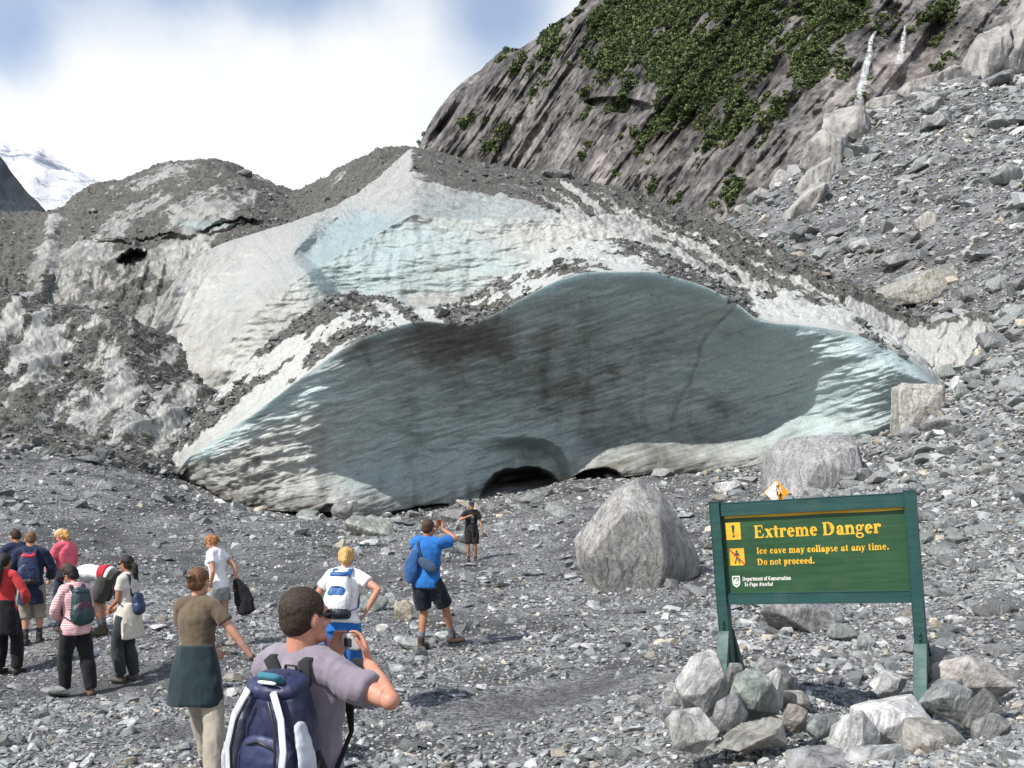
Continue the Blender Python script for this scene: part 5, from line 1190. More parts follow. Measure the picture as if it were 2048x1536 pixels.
# 4 the man in blue
m4_ = Person(854, 14.0, 1042, 14, 'person in a bright blue T-shirt and dark shorts photographing the ice cave', h=1.83, head=(10, 3, 4), lh=(0.02, 0.30, 1.60), rh=(0.13, 0.30, 1.60), le=(-0.8, -0.1, -0.6), re=(0.9, -0.2, -0.5), lf=(-0.07, -0.04, 0), rf=(0.28, 0.30, 0.0), toe=(10, 62), skin=TANNED, ldir=(0.3, 0.2, 0.9), rdir=(-0.2, 0.2, 0.9), lpalm=(0.6, -0.7, 0), rpalm=(-0.6, -0.7, 0), girth=1.04, dz=0.0)
m4_.shirt((0.022, 0.145, 0.44), 0.30, -0.10, 0.018, loose=0.07); m4_.legs((0.012, 0.015, 0.022), 0.43, 0.03, 0.05, 'shorts'); m4_.shoes((0.075, 0.05, 0.04), True, (0.16, 0.16, 0.20)); m4_.hair((0.055, 0.03, 0.018), 'short')
# 5 the man in black by the ice
m5_ = Person(943, 29.6, 1004, 176, 'person in black with a dark blue cap, facing the camera below the ice', h=1.76, head=(0, 0, 0), rh=(0.10, 0.20, 1.33), re=(0.9, 0.1, -0.6), lh=(-0.33, 0.12, 0.86), le=(-0.5, -0.6, 0), lf=(-0.12, 0, 0), rf=(0.09, 0.02, 0), skin=TANNED, voxel=0.010)
m5_.shirt((0.015, 0.014, 0.014), 0.30, -0.08, 0.018, loose=0.07); m5_.legs((0.018, 0.015, 0.014), 0.46, 0.03, 0.05, 'shorts'); m5_.shoes(boot=True); m5_.hair((0.03, 0.02, 0.015)); m5_.cap((0.018, 0.02, 0.06))
m5_.waist_wrap((0.02, 0.018, 0.02), 0.12, 0.14, 0.0, 0.0, 0.02)
m5_.add('shirt_print', [ball(m5_.bow(0.38 - 0.035 * i) + (m5_.fwd * 0.136 + m5_.right * -0.02) * m5_.k, np.array([0.055 - 0.008 * (i % 2), 0.006, 0.006])) for i in range(6)], fabric((0.5, 0.5, 0.48)), raw=True)
# 6 white T-shirt and grey shorts
m6_ = Person(438, 14.3, 1078, -72, 'person in a white T-shirt and grey shorts looking down, carrying a black jacket', True, h=1.63, lean=6, head=(-4, 34, 0), lh=(-0.20, 0.02, 0.93), le=(-0.5, -0.8, 0), rh=(0.16, -0.20, 0.98), re=(0.3, -0.9, 0), lf=(-0.08, 0.05, 0), rf=(0.10, -0.16, 0), toe=(0, 0), skin=SK)
m6_.shirt((0.76, 0.76, 0.78), 0.22, -0.04, 0.011, loose=0.04); m6_.legs((0.30, 0.31, 0.31), 0.24, 0.022, 0.05, 'shorts'); m6_.shoes((0.25, 0.22, 0.2)); m6_.hair((0.30, 0.13, 0.05), 'loose_bun')
# 7 dark hair, cream jacket round the waist
m7_ = Person(256, 12.9, 1115, -76, 'dark-haired person in sunglasses with a cream jacket round the waist, hands clasped', True, h=1.63, head=(0, 8, 0), lh=(-0.05, 0.24, 1.02), rh=(0.06, 0.24, 1.00), le=(-0.5, -0.7, -0.3), re=(0.5, -0.7, -0.3), lf=(-0.08, 0.06, 0), rf=(0.08, -0.05, 0), skin=(0.40, 0.21, 0.13))
m7_.shirt((0.58, 0.55, 0.50), 0.24, -0.04, 0.011, loose=0.04); m7_.legs((0.035, 0.045, 0.05), 0.98, 0.014, 0.028); m7_.shoes((0.10, 0.09, 0.08)); m7_.hair((0.018, 0.014, 0.012), 'ponytail'); m7_.sunglasses()
m7_.waist_wrap((0.56, 0.52, 0.44), 0.13, 0.46, 0.0, 0.03, 0.004)
# 8 pink stripes
m8_ = Person(152, 12.2, 1138, -48, 'dark-haired person in a pink striped shirt and black trousers with a green and maroon rucksack', True, h=1.60, lean=5, head=(-20, 24, 0), lh=(-0.12, 0.24, 1.02), rh=(0.08, 0.26, 1.02), le=(-0.8, -0.5, -0.2), re=(0.8, -0.5, -0.2), lf=(-0.08, 0.16, 0), rf=(0.14, -0.14, 0), toe=(-10, 20), skin=(0.33, 0.17, 0.105))
m8_.shirt((0.58, 0.17, 0.21), 0.92, -0.10, 0.020, 'stripes', 0.02); m8_.legs((0.014, 0.014, 0.016), 0.97, 0.024, 0.02); m8_.shoes((0.10, 0.065, 0.045)); m8_.hair((0.016, 0.012, 0.011), 'medium')
# 9 bent over
m9_ = Person(210, 15.6, 1135, -84, 'person in a white shirt and dark shorts bending far forward, red jacket at the waist', h=1.74, lean=78, head=(0, -10, 0), lh=(-0.12, 0.62, 0.52), rh=(0.14, 0.58, 0.55), le=(-0.5, -0.2, 0.3), re=(0.5, -0.2, 0.3), lf=(-0.14, -0.02, 0), rf=(0.14, 0.10, 0), hips=(0, -0.08, -0.03), skin=SK)
m9_.shirt((0.76, 0.77, 0.80), 0.32, -0.02, 0.016, loose=0.06); m9_.legs((0.05, 0.048, 0.045), 0.44, 0.03, 0.06, 'shorts'); m9_.shoes((0.11, 0.085, 0.06), True, (0.22, 0.22, 0.22)); m9_.hair((0.06, 0.04, 0.025), 'short')
m9_.waist_wrap((0.42, 0.025, 0.04), 0.13, 0.10, 0.0, 0.01, 0.02)
# 10 pink top
m10 = Person(132, 16.0, 1062, -58, 'person in a bright pink long-sleeved top and pale cap, looking down', True, h=1.66, lean=4, head=(-14, 30, 0), lh=(-0.15, 0.26, 1.04), rh=(0.12, 0.28, 1.02), le=(-0.7, -0.6, -0.2), re=(0.7, -0.6, -0.2), skin=(0.52, 0.29, 0.22))
m10.shirt((0.66, 0.12, 0.17), 0.92, -0.06, 0.016, loose=0.02); m10.legs((0.03, 0.035, 0.06)); m10.shoes(); m10.hair((0.45, 0.26, 0.09), 'tied'); m10.cap((0.62, 0.50, 0.30))
m10.waist_wrap((0.02, 0.022, 0.03), 0.11, 0.16, 0.02, 0.02, 0.015)
# 11, 12 the pair behind
m11 = Person(62, 15.0, 1066, -16, 'brown-haired person in navy with a red and blue rucksack, seen from behind', h=1.70, head=(-22, 12, 0), skin=SK, lh=(-0.2, 0.2, 1.0), rh=(0.24, 0.2, 1.0), lf=(-0.08, 0, 0), rf=(0.10, 0.1, 0))
m11.shirt((0.018, 0.024, 0.055), 0.9, -0.30, 0.022, loose=0.02, flare=0.04); m11.legs((0.28, 0.25, 0.20), 0.62, 0.026, 0.02, 'shorts'); m11.shoes((0.06, 0.05, 0.045), True, (0.05, 0.05, 0.06)); m11.hair((0.15, 0.085, 0.045), 'short')
m12 = Person(34, 17.2, 1062, -40, 'dark-haired person in navy, half hidden behind the red and blue rucksack', h=1.78, head=(-20, 18, 0), skin=(0.42, 0.23, 0.16), lh=(-0.2, 0.22, 1.0), rh=(0.2, 0.22, 1.0))
m12.shirt((0.02, 0.026, 0.06), 0.9, -0.12, 0.020, loose=0.02); m12.legs((0.03, 0.03, 0.035)); m12.shoes(); m12.hair((0.04, 0.02, 0.015), 'short')
# 13 red top at the left edge
m13 = Person(8, 13.6, 1114, 6, 'person in a red top with a long dark ponytail at the left edge', True, h=1.66, head=(0, 8, 0), skin=(0.36, 0.19, 0.12), lh=(-0.18, 0.22, 1.02), rh=(0.24, 0.16, 1.02), le=(-.8, -.5, -.2), re=(.8, -.5, -.2), lf=(-0.09, 0.02, 0), rf=(0.16, 0.06, 0))
m13.shirt((0.50, 0.045, 0.05), 0.92, -0.02, 0.016, loose=0.02); m13.legs((0.012, 0.012, 0.014), 0.97, 0.022, 0.02); m13.shoes((0.04, 0.035, 0.03)); m13.hair((0.014, 0.012, 0.012), 'long_tail')
m13.waist_wrap((0.014, 0.014, 0.018), 0.12, 0.46, 0.03, 0.02, 0.012)

# rucksacks and other things the visitors carry
NAVY, GREYW = (0.016, 0.021, 0.062), (0.46, 0.48, 0.54)
root, part, L, R_ = backpack(m1, 'large navy and light grey rucksack on the back of the nearest person', NAVY, (0.022, 0.03, 0.09), (0.022, 0.028, 0.08), 0.165, 0.30, 0.105, 0.21, 0.006, (0.02, 0.02, 0.022), xo=0.055)
k1 = m1.k
for sg in (-1, 1):
    part('side_panel', [tube([L(sg * .142, -.05, .14), L(sg * .168, -.055, .02), L(sg * .178, -.055, -.11), L(sg * .172, -.05, -.23)], [(.022, .050), (.024, .070), (.026, .078), (.022, .07)] if sg < 0 else [(.012, .03), (.014, .045), (.018, .055), (.018, .055)], (1, 0, 0), 14)], fabric(GREYW, 'nylon'))
    part('curved_stripe', [tube([L(sg * .06, -.098, .26), L(sg * .11, -.118, .17), L(sg * .132, -.136, .06), L(sg * .120, -.148, -.06), L(sg * .085, -.166, -.18)], [(.017, .006)] * 5, m1.right, 10)], fabric((0.58, 0.59, 0.63), 'nylon'), raw=True)
    part('zip', [tube([L(sg * .05, -.115, .23), L(sg * .09, -.132, .15), L(sg * .106, -.150, .05), L(sg * .098, -.158, -.05)], [(.006, .005)] * 4, m1.right, 8)], plastic((0.012, 0.012, 0.014), 0.4), raw=True)
pt = part('label_patch', [ball(L(0.02, -.06, .300), np.array([.055, .014, .034]), R_ @ rotm(0, -0.9), 12, 4)], fabric((0.04, 0.16, 0.22)), raw=True)
part('patch_stripe', [ball(L(0.02, -.084, .290), np.array([.046, .007, .006]), R_ @ rotm(0, -0.9), 10, 3)], fabric((0.7, 0.74, 0.76)), raw=True, parent=pt)
part('patch_stripe', [tube([L(0.02 - .04 + .02 * i, -.068, .318), L(0.02 - .04 + .02 * i, -.075, .304)], [(.004, .003)] * 2, m1.right, 6) for i in range(5)], fabric((0.45, 0.55, 0.6)), raw=True, parent=pt)
part('load_strap', [tube([L(.16, .02, .02), L(.168, .07, -.10), L(.19, .16, -.20), L(.16, .22, -.30)], [(.016, .006)] * 4, m1.up, 8)], fabric((0.02, 0.02, 0.022)), raw=True)
backpack(m3_, 'blue and white rucksack with a black base on the back of the blonde person', (0.70, 0.71, 0.72), (0.02, 0.10, 0.30), (0.025, 0.11, 0.33), 0.135, 0.24, 0.10, 0.24, 0.008, (0.02, 0.09, 0.28), base=(0.015, 0.016, 0.03))
backpack(m8_, 'dark green rucksack with a maroon pocket on the person in pink stripes', (0.02, 0.05, 0.055), (0.075, 0.018, 0.04), (0.02, 0.05, 0.055), 0.145, 0.25, 0.09, 0.24)
backpack(m11, 'navy and red rucksack on the person in navy at the left', (0.02, 0.03, 0.09), (0.02, 0.035, 0.10), (0.50, 0.03, 0.06), 0.145, 0.23, 0.10, 0.25, base=(0.03, 0.02, 0.03))
backpack(m7_, 'small dark blue daypack behind the person with the cream jacket', (0.03, 0.05, 0.12), (0.03, 0.05, 0.13), (0.03, 0.05, 0.12), 0.10, 0.15, 0.06, 0.13)
def held(name, label, cat, p, parts_, wr=0.0):
    root = empty(name, p.world(parts_[0][1][0][0].mean(0))); root.rotation_euler = p.o.rotation_euler; tag(root, label, cat)
    T = (Matrix.Translation(root.location) @ root.rotation_euler.to_matrix().to_4x4()).inverted() @ p.M
    for nm, prims, mat, vox in parts_:
        if vox: me = blobmesh(nm, prims, mat, vox, 3, wr, 8)
        else: v, f = join(prims); me = mesh_np(nm, v, f, [mat])
        me.transform(T); link(nm, me, root)
    return root
c = (m1.wl + m1.wr) / 2 + np.array([0, 0.02, 0.085]); RR = rotm(math.radians(10), 0, 0)
held('camera_compact', 'small silver compact camera held up in both hands by the nearest person', 'camera', m1, [
    ('camera_body', [ball(c, (0.056, 0.017, 0.033), RR, 16, 5)], plastic((0.46, 0.47, 0.47), 0.35, 0.3), None),
    ('grip', [ball(c + RR @ np.array([0.044, 0.004, 0]), (0.014, 0.019, 0.031), RR, 12, 4)], plastic((0.30, 0.30, 0.31), 0.4, 0.2), None),
    ('lens', [tube([c + RR @ np.array([-0.005, 0.015, 0]), c + RR @ np.array([-0.005, 0.042, 0])], [0.024, 0.021], (1, 0, 0))], plastic((0.10, 0.10, 0.11), 0.3), None),
    ('screen', [ball(c + RR @ np.array([-0.012, -0.0165, -0.002]), (0.024, 0.002, 0.019), RR, 12, 6)], plastic((0.03, 0.035, 0.04), 0.12), None),
    ('shutter_button', [ball(c + RR @ np.array([0.036, 0, 0.034]), (0.008, 0.008, 0.004), RR, 10)], plastic((0.5, 0.5, 0.5), 0.3), None)])
held('camera_pouch', 'black camera pouch dangling below the compact camera', 'pouch', m1, [
    ('pouch', [ball(c + np.array([0.05, 0.03, -0.115]), (0.060, 0.030, 0.036), rotm(0, 0, 0.35), 16, 2.8)], fabric((0.015, 0.015, 0.016)), 0.006),
    ('flap', [ball(c + np.array([0.05, 0.01, -0.095]), (0.060, 0.026, 0.016), rotm(0, 0, 0.35), 14, 2.6)], fabric((0.02, 0.02, 0.021)), 0.006),
    ('cord', [tube([c + np.array([0.045, 0.01, -0.03]), c + np.array([0.05, 0.02, -0.08])], [0.003, 0.003])], fabric((0.01, 0.01, 0.01)), None)])
c = (m4_.wl + m4_.wr) / 2 + np.array([0.0, 0.04, 0.08])
held('camera_compact', 'tiny dark camera at the face of the person in bright blue', 'camera', m4_, [('camera_body', [ball(c, (0.055, 0.02, 0.032), None, 12, 4)], plastic((0.05, 0.05, 0.055), 0.35), None), ('lens', [tube([c, c + np.array([0, 0.05, 0])], [0.022, 0.02])], plastic((0.02, 0.02, 0.02), 0.3), None)])
k = m4_.k; B = lambda x, y, z: m4_.bow(z) + (m4_.right * x + m4_.fwd * y) * k
held('sling_bag', 'slate blue bag slung across the back of the person in bright blue', 'bag', m4_, [
    ('bag_body', [ball(B(0.07, -.185, .20), (0.145, 0.055, 0.068), rotm(0, 0, 0.6), 18, 2.4), ball(B(0.0, -.175, .25), (0.07, 0.05, 0.05), rotm(0, 0, 0.7), 14)], fabric((0.045, 0.075, 0.13)), 0.010),
    ('strap', [tube([B(-.02, -.165, .27), B(-.06, -.15, .38), B(-.09, -.12, .47), B(-.10, -.03, .555), B(-.08, .10, .50)], [(.022, .008)] * 5, m4_.right, 8), tube([B(.15, -.16, .15), B(.185, -.05, .15), B(.17, .08, .22)], [(.02, .007)] * 3, m4_.up, 8)], fabric((0.03, 0.055, 0.10)), None)], 0.01)
held('draped_jacket', 'blue jacket hanging down the left of the person in bright blue', 'jacket', m4_, [('jacket_body', [tube([B(-.10, -.16, .38), B(-.14, -.165, .26), B(-.17, -.16, .12), B(-.20, -.14, -.02)], [(.05, .03), (.085, .04), (.10, .045), (.06, .03)], m4_.right)], fabric((0.03, 0.10, 0.27)), 0.010)], 0.014)
c = m6_.wr
held('black_jacket', 'black jacket hanging from the hand of the person in grey shorts', 'jacket', m6_, [('jacket_body', [tube([c + np.array([0, 0, 0.03]), c + np.array([.02, -.06, -.10]), c + np.array([.02, -.12, -.27]), c + np.array([.0, -.15, -.43])], [(.03, .05), (.06, .11), (.075, .16), (.06, .11)], (1, 0, 0), 18), tube([c + np.array([0, -.08, -.2]), c + np.array([0, -.24, -.26]), c + np.array([0, -.26, -.40])], [(.035, .05), (.04, .05), (.03, .04)])], fabric((0.010, 0.010, 0.013)), 0.010)], 0.018)
k = m10.k; c = m10.wr
held('teal_jacket', 'teal garment held by the person in bright pink', 'jacket', m10, [('garment_body', [tube([c + np.array([0, 0.02, 0.03]), c + np.array([.0, .04, -.12]), c + np.array([.0, .05, -.24])], [(.07, .05), (.09, .06), (.05, .04)])], fabric((0.02, 0.14, 0.15)), 0.012)], 0.015)
# ------------------------------------------------------------------ the danger sign
def paint(col, rough=0.55, wear=0.0):
    n = NT('painted_wood'); p = n.coord('Object'); a = n.noise(n.mapping(p, (2, 30, 30)), 1.0, 5, 0.6); b = n.noise(p, 3.5, 6, 0.65)
    k = n.mix(n.mapr(a, 0.3, 0.7), tuple(x * 0.80 for x in col), tuple(x * 1.15 for x in col))
    k = n.mix(n.mapr(b, 0.55, 0.75, 0, wear * 1.6), k, tuple(0.6 * x + 0.07 for x in col))
    sc = n.noise(n.mapping(p, (9, 9, 46), (0, 0.5, 0)), 1.0, 6, 0.7, 0.5); k = n.mix(n.mapr(sc, 0.66, 0.72, 0, min(1, wear * 2.2)), k, (0.16, 0.17, 0.14))
    return n.out(k, n.mapr(b, 0.3, 0.7, rough - 0.1, rough + 0.15), n.bump(a, 0.25, 0.004), 0.4)
POSTG, PANELG, YEL, WHT, BLK, RED = paint((0.016, 0.066, 0.060), 0.5, 0.18), paint((0.027, 0.080, 0.036), 0.36, 0.10), paint((0.74, 0.43, 0.035), 0.5), paint((0.80, 0.80, 0.76), 0.5), paint((0.012, 0.012, 0.012), 0.5), paint((0.50, 0.05, 0.03), 0.5)
ORG = paint((0.80, 0.36, 0.02), 0.45)
SD = 7.9
# panel frame: corners of the panel plane in the photograph give its place; it leans and is turned a little
A_ = np.array(V(1436, 1013, SD + 0.70)); B_ = np.array(V(1806, 992, SD)); C_ = np.array(V(1457, 1206, SD + 0.70)); D_ = np.array(V(1826, 1212, SD))
ex = nrm(B_ - A_); up_ = nrm(((A_ - C_) + (B_ - D_)) / 2); up_ = nrm(up_ - ex * np.dot(up_, ex)); en = np.cross(ex, up_)   # en points away from the viewer? fixed below
if en[1] > 0: en = -en
W = (np.linalg.norm(B_ - A_) + np.linalg.norm(D_ - C_)) / 2; Hh_ = (np.linalg.norm(A_ - C_) + np.linalg.norm(B_ - D_)) / 2
O = C_ + (B_ - A_) * 0 # lower left corner of the framed board
sign = empty('warning_sign', tuple(O)); sign.matrix_world = Matrix(((ex[0], en[0], up_[0], O[0]), (ex[1], en[1], up_[1], O[1]), (ex[2], en[2], up_[2], O[2]), (0, 0, 0, 1)))
# local axes: x along the board, y = towards the viewer, z up; a mirrored basis is avoided:
if Matrix((ex, en, up_)).determinant() < 0:
    ex_m = -en; sign.matrix_world = Matrix(((ex[0], ex_m[0], up_[0], O[0]), (ex[1], ex_m[1], up_[1], O[1]), (ex[2], ex_m[2], up_[2], O[2]), (0, 0, 0, 1)))
    FR = -1.0
else: FR = 1.0
tag(sign, 'green wooden Extreme Danger warning sign with yellow lettering on two braced posts', 'sign')
def box(x0, x1, y0, y1, z0, z1, bev=0.004):
    """y counts towards the viewer"""
    bm = bmesh.new(); bmesh.ops.create_cube(bm, size=1)
    for v in bm.verts: v.co = Vector((x0 + (v.co.x + .5) * (x1 - x0), FR * (y0 + (v.co.y + .5) * (y1 - y0)), z0 + (v.co.z + .5) * (z1 - z0)))
    if bev: bmesh.ops.bevel(bm, geom=list(bm.edges), offset=bev, segments=2, affect='EDGES')
    bmesh.ops.recalc_face_normals(bm, faces=bm.faces)
    return bm
def bmobj(name, bms, mat, parent):
    me = bpy.data.meshes.new(name); B0 = bmesh.new()
    for b in bms if isinstance(bms, list) else [bms]:
        t = bpy.data.meshes.new('t'); b.to_mesh(t); b.free(); B0.from_mesh(t); bpy.data.meshes.remove(t)
    B0.to_mesh(me); B0.free(); me.materials.append(mat); return link(name, me, parent)
def poly(outlines, y0, y1):
    """flat shapes standing proud of the board: list of closed outlines in board coordinates"""
    bm = bmesh.new()
    for o in outlines:
        n = len(o); f = [bm.verts.new((x, FR * y1, z)) for x, z in o]; b = [bm.verts.new((x, FR * y0, z)) for x, z in o]
        try:
            bm.faces.new(f); 
            for i in range(n): bm.faces.new((f[i], b[i], b[(i + 1) % n], f[(i + 1) % n]))
        except ValueError: pass
    bmesh.ops.triangulate(bm, faces=[f for f in bm.faces if len(f.verts) > 4])
    bmesh.ops.recalc_face_normals(bm, faces=bm.faces)
    return bm
PX = W / 376.0            # metres per photograph pixel along the board
def bx(u): return (u - 1445) * PX                      # photograph column, taken along the board's middle
RAIL = 30 * PX
lower = 1.0
bmobj('panel', box(0.0, W, -0.022, 0.0, RAIL * 0.5, Hh_ - RAIL * 0.9, 0.001), PANELG, sign)
bmobj('top_rail', box(-0.01, W + 0.005, -0.04, 0.038, Hh_ - 26 * PX, Hh_ + 2 * PX), POSTG, sign)
bmobj('bottom_rail', box(0.0, W, -0.04, 0.034, -2 * PX, 22 * PX), POSTG, sign)
st = [(8 * PX, Hh_ - 33.5 * PX)] ; N_ = 24
strip = [(6 * PX + (W - 12 * PX) * i / N_, Hh_ - 27 * PX) for i in range(N_ + 1)] + [(6 * PX + (W - 12 * PX) * i / N_, Hh_ - (32.5 - 0.6 * math.sin(i * 0.55)) * PX) for i in range(N_, -1, -1)]
bmobj('yellow_edge', poly([strip], 0.0005, 0.004), YEL, sign)
for u, nm in ((-11 * PX, 'post'), (W + 8 * PX, 'post')):
    t = 11 * PX
    pz = -100 * PX if u < 0 else -140 * PX
    po = bmobj(nm, box(u - t, u + t, -0.055, 0.058, pz - 0.35, Hh_ + 6 * PX), POSTG, sign)
    zb = -58 * PX if u < 0 else -82 * PX
    for sgn, ln in ((1, 0.56), (-1, 0.42)):
        bm = bmesh.new(); x0, x1 = u - t - 0.006, u + t + 0.006
        y0_, y1_ = (0.060, 0.118) if sgn > 0 else (-0.058, -0.116)
        pts = [(y0_ - 0.0 * sgn, zb + 0.0), (y0_ + sgn * 0.012, zb + 0.0), (y0_ + sgn * (0.30 if u < 0 else 0.46), zb - ln), (y0_ + sgn * (0.16 if u < 0 else 0.32), zb - ln)]
        if sgn < 0: pts = [(y, z - 0.0) for y, z in pts]
        a = [bm.verts.new((x0, FR * y, z)) for y, z in pts]; b = [bm.verts.new((x1, FR * y, z)) for y, z in pts]
        bm.faces.new(a); bm.faces.new(b[::-1])
        for i in range(4): bm.faces.new((a[i], b[i], b[(i + 1) % 4], a[(i + 1) % 4]))
        bmesh.ops.recalc_face_normals(bm, faces=bm.faces); bmesh.ops.bevel(bm, geom=list(bm.edges), offset=0.003, segments=1, affect='EDGES')
        br = bmobj('brace', bm, POSTG, sign)
    for dz_ in (0.03, 0.07):
        bmobj('bolt', box(u - 0.007, u + 0.007, 0.057, 0.075, zb + dz_, zb + dz_ + 0.014, 0.003), plastic((0.05, 0.08, 0.08), 0.4), po)

# a bold serif alphabet drawn as strokes: S = thick stroke, T = thin stroke, arcs swell towards their sides
def rectp(x0, z0, x1, z1): return [(x0, z0), (x1, z0), (x1, z1), (x0, z1)]
def arc(cx, cz, rx, rz, a0, a1, thick, thin, n=22):
    """a curved stroke, heavy where it runs upright and light where it runs level"""
    o, i = [], []
    for k in range(n + 1):
        a = math.radians(a0 + (a1 - a0) * k / n); c, s_ = math.cos(a), math.sin(a)
        o.append((cx + rx * c, cz + rz * s_)); i.append((cx + (rx - thick) * c, cz + (rz - thin) * s_))
    return o + i[::-1]
def stroke(x0, z0, x1, z1, w):
    """a slanting stroke of horizontal width w"""
    return [(x0 - w / 2, z0), (x0 + w / 2, z0), (x1 + w / 2, z1), (x1 - w / 2, z1)]
S_, T_, XH, SF = 0.165, 0.062, 0.50, 0.055     # stem, hairline, x-height, serif overhang (cap height 0.70)
def stem(x, z0, z1, top='l', bot=True, w=S_):
    o = [rectp(x, z0, x + w, z1)]
    if bot: o.append(rectp(x - SF, z0, x + w + SF, z0 + T_))
    if top == 'l': o.append([(x - SF - .02, z1 - 0.07), (x + 0.01, z1 - 0.055), (x + 0.01, z1), (x - .01, z1)])
    if top == 'b': o.append(rectp(x - SF, z1 - T_, x + w + SF, z1))
    return o
def bowl(cx, rx, z0=0.0, z1=None, full=True, th=S_):
    z1 = XH if z1 is None else z1; cz = (z0 + z1) / 2; rz = (z1 - z0) / 2 + 0.012
    return [arc(cx, cz, rx, rz, 0, 180, th, T_), arc(cx, cz, rx, rz, 180, 360, th, T_)]
def dotp(cx, cz, r=0.098): return [(cx + r * math.cos(a * math.pi / 9), cz + r * math.sin(a * math.pi / 9)) for a in range(18)]
def glyph(c):
    g = []
    if c == 'E': g = stem(.06, 0, .70, 'b') + [rectp(.1, 0, .56, T_), rectp(.1, .70 - T_, .54, .70), rectp(.2, .33, .42, .33 + T_), stroke(.40, .27, .40, .46, .05), [(.48, .70), (.54, .70), (.56, .50), (.51, .50)], [(.50, 0), (.56, 0), (.60, .22), (.54, .22)]]; w = .66
    elif c == 'I': g = stem(.07, 0, .70, 'b'); w = .32
    elif c == 'D': g = stem(.06, 0, .70, 'b') + [rectp(.1, 0, .36, T_), rectp(.1, .70 - T_, .36, .70), arc(.34, .35, .36, .35, -90, 90, .175, T_)]; w = .77
    elif c == 'C': g = [arc(.37, .35, .34, .362, 50, 310, .175, T_), stroke(.60, .47, .60, .71, .05), [(.56, .10), (.62, .17), (.66, .15), (.58, .06)]]; w = .70
    elif c == 'T': g = stem(.24, 0, .70, None) + [rectp(.02, .70 - T_, .62, .70), stroke(.045, .50, .045, .70, .05), stroke(.595, .50, .595, .70, .05)]; w = .66
    elif c == 'P': g = stem(.06, 0, .70, 'b') + [rectp(.1, .70 - T_, .34, .70), rectp(.15, .30, .34, .30 + T_), arc(.33, .50, .27, .20, -90, 90, .165, T_)]; w = .62
    elif c == 'A': g = [stroke(.52, 0, .33, .72, S_ + .03), stroke(.10, 0, .31, .70, T_), rectp(.18, .22, .46, .22 + T_), rectp(0, 0, .20, T_), rectp(.40, 0, .68, T_)]; w = .68
    elif c == 'a': g = stem(.28, 0, .36, None, False) + [arc(.25, .34, .195, .172, 0, 155, .15, T_), dotp(.12, .36, .07), arc(.21, .15, .18, .165, 60, 330, .14, T_), [(.40, .0), (.52, .0), (.52, .05), (.44, .06)]]; w = .52
    elif c in 'cé': g = [arc(.25, .25, .23, .262, 45, 320, S_, T_), dotp(.36, .37, .075)]; w = .47
    elif c == 'd': g = bowl(.24, .22) + stem(.30, 0, .74, 'l', False) + [rectp(.3, 0, .52, T_)]; w = .54
    elif c == 'e': g = [arc(.25, .25, .23, .262, 0, 325, S_, T_), rectp(.06, .25, .47, .25 + T_)]; w = .50
    elif c == 'g': g = [arc(.24, .33, .20, .175, 0, 180, .13, T_), arc(.24, .33, .20, .175, 180, 360, .13, T_), arc(.25, -.07, .24, .15, 0, 180, .10, .08), arc(.25, -.07, .24, .15, 180, 360, .10, T_), dotp(.48, .45, .06), stroke(.10, .04, .14, .18, .07)]; w = .53
    elif c == 'h': g = stem(.05, 0, .74) + [arc(.33, .27, .20, .24, 0, 150, S_, T_)] + stem(.365, 0, .28, None); w = .58
    elif c == 'i': g = stem(.07, 0, XH) + [dotp(.15, .64, .092)]; w = .29
    elif c == 'l': g = stem(.07, 0, .74); w = .29
    elif c == 'm': g = stem(.05, 0, XH) + [arc(.30, .27, .19, .24, 0, 150, .155, T_), arc(.60, .27, .19, .24, 0, 150, .155, T_)] + stem(.335, 0, .28, None, True, .155) + stem(.635, 0, .28, None, True, .155); w = .86
    elif c == 'n': g = stem(.05, 0, XH) + [arc(.33, .27, .20, .24, 0, 150, S_, T_)] + stem(.365, 0, .28, None); w = .58
    elif c == 'o': g = bowl(.25, .235); w = .50
    elif c == 'p': g = stem(.06, -.21, XH) + [arc(.27, .25, .24, .262, -150, 150, S_, T_)]; w = .54
    elif c == 'r': g = stem(.05, 0, XH) + [arc(.30, .27, .17, .24, 60, 150, .12, T_), dotp(.36, .41, .083)]; w = .44
    elif c == 's': g = [arc(.20, .365, .17, .147, 40, 270, .12, T_), arc(.20, .13, .17, .142, -150, 90, .12, T_)]; w = .40
    elif c == 't': g = [rectp(.08, .06, .08 + S_, .64), rectp(0, XH - T_, .34, XH), arc(.22, .12, .14, .13, 180, 320, .12, T_)]; w = .37
    elif c == 'u': g = stem(.05, .14, XH, 'l', False) + stem(.34, 0, XH, 'l', False) + [arc(.23, .22, .18, .23, 180, 330, S_, T_), rectp(.34, 0, .55, T_)]; w = .57
    elif c == 'v': g = [stroke(.25, 0, .12, XH, S_), stroke(.27, 0, .42, XH, T_ + .01), rectp(0, XH - T_, .25, XH), rectp(.34, XH - T_, .52, XH)]; w = .50
    elif c == 'w': g = [stroke(.22, 0, .10, XH, S_ * .9), stroke(.24, 0, .38, XH, T_), stroke(.50, 0, .38, XH, S_ * .9), stroke(.52, 0, .66, XH, T_), rectp(0, XH - T_, .22, XH), rectp(.60, XH - T_, .76, XH)]; w = .76
    elif c == 'x': g = [stroke(.40, 0, .12, XH, S_ + .03), stroke(.10, 0, .40, XH, T_), rectp(0, 0, .2, T_), rectp(.29, 0, .52, T_), rectp(0, XH - T_, .24, XH), rectp(.32, XH - T_, .5, XH)]; w = .52
    elif c == 'y': g = [stroke(.25, 0, .12, XH, S_), stroke(.13, -.20, .42, XH, T_ + .01), rectp(0, XH - T_, .25, XH), rectp(.34, XH - T_, .52, XH), dotp(.09, -.16, .07)]; w = .50
    elif c == '.': g = [dotp(.12, .085, .098)]; w = .25
    else: w = .26
    return g, w
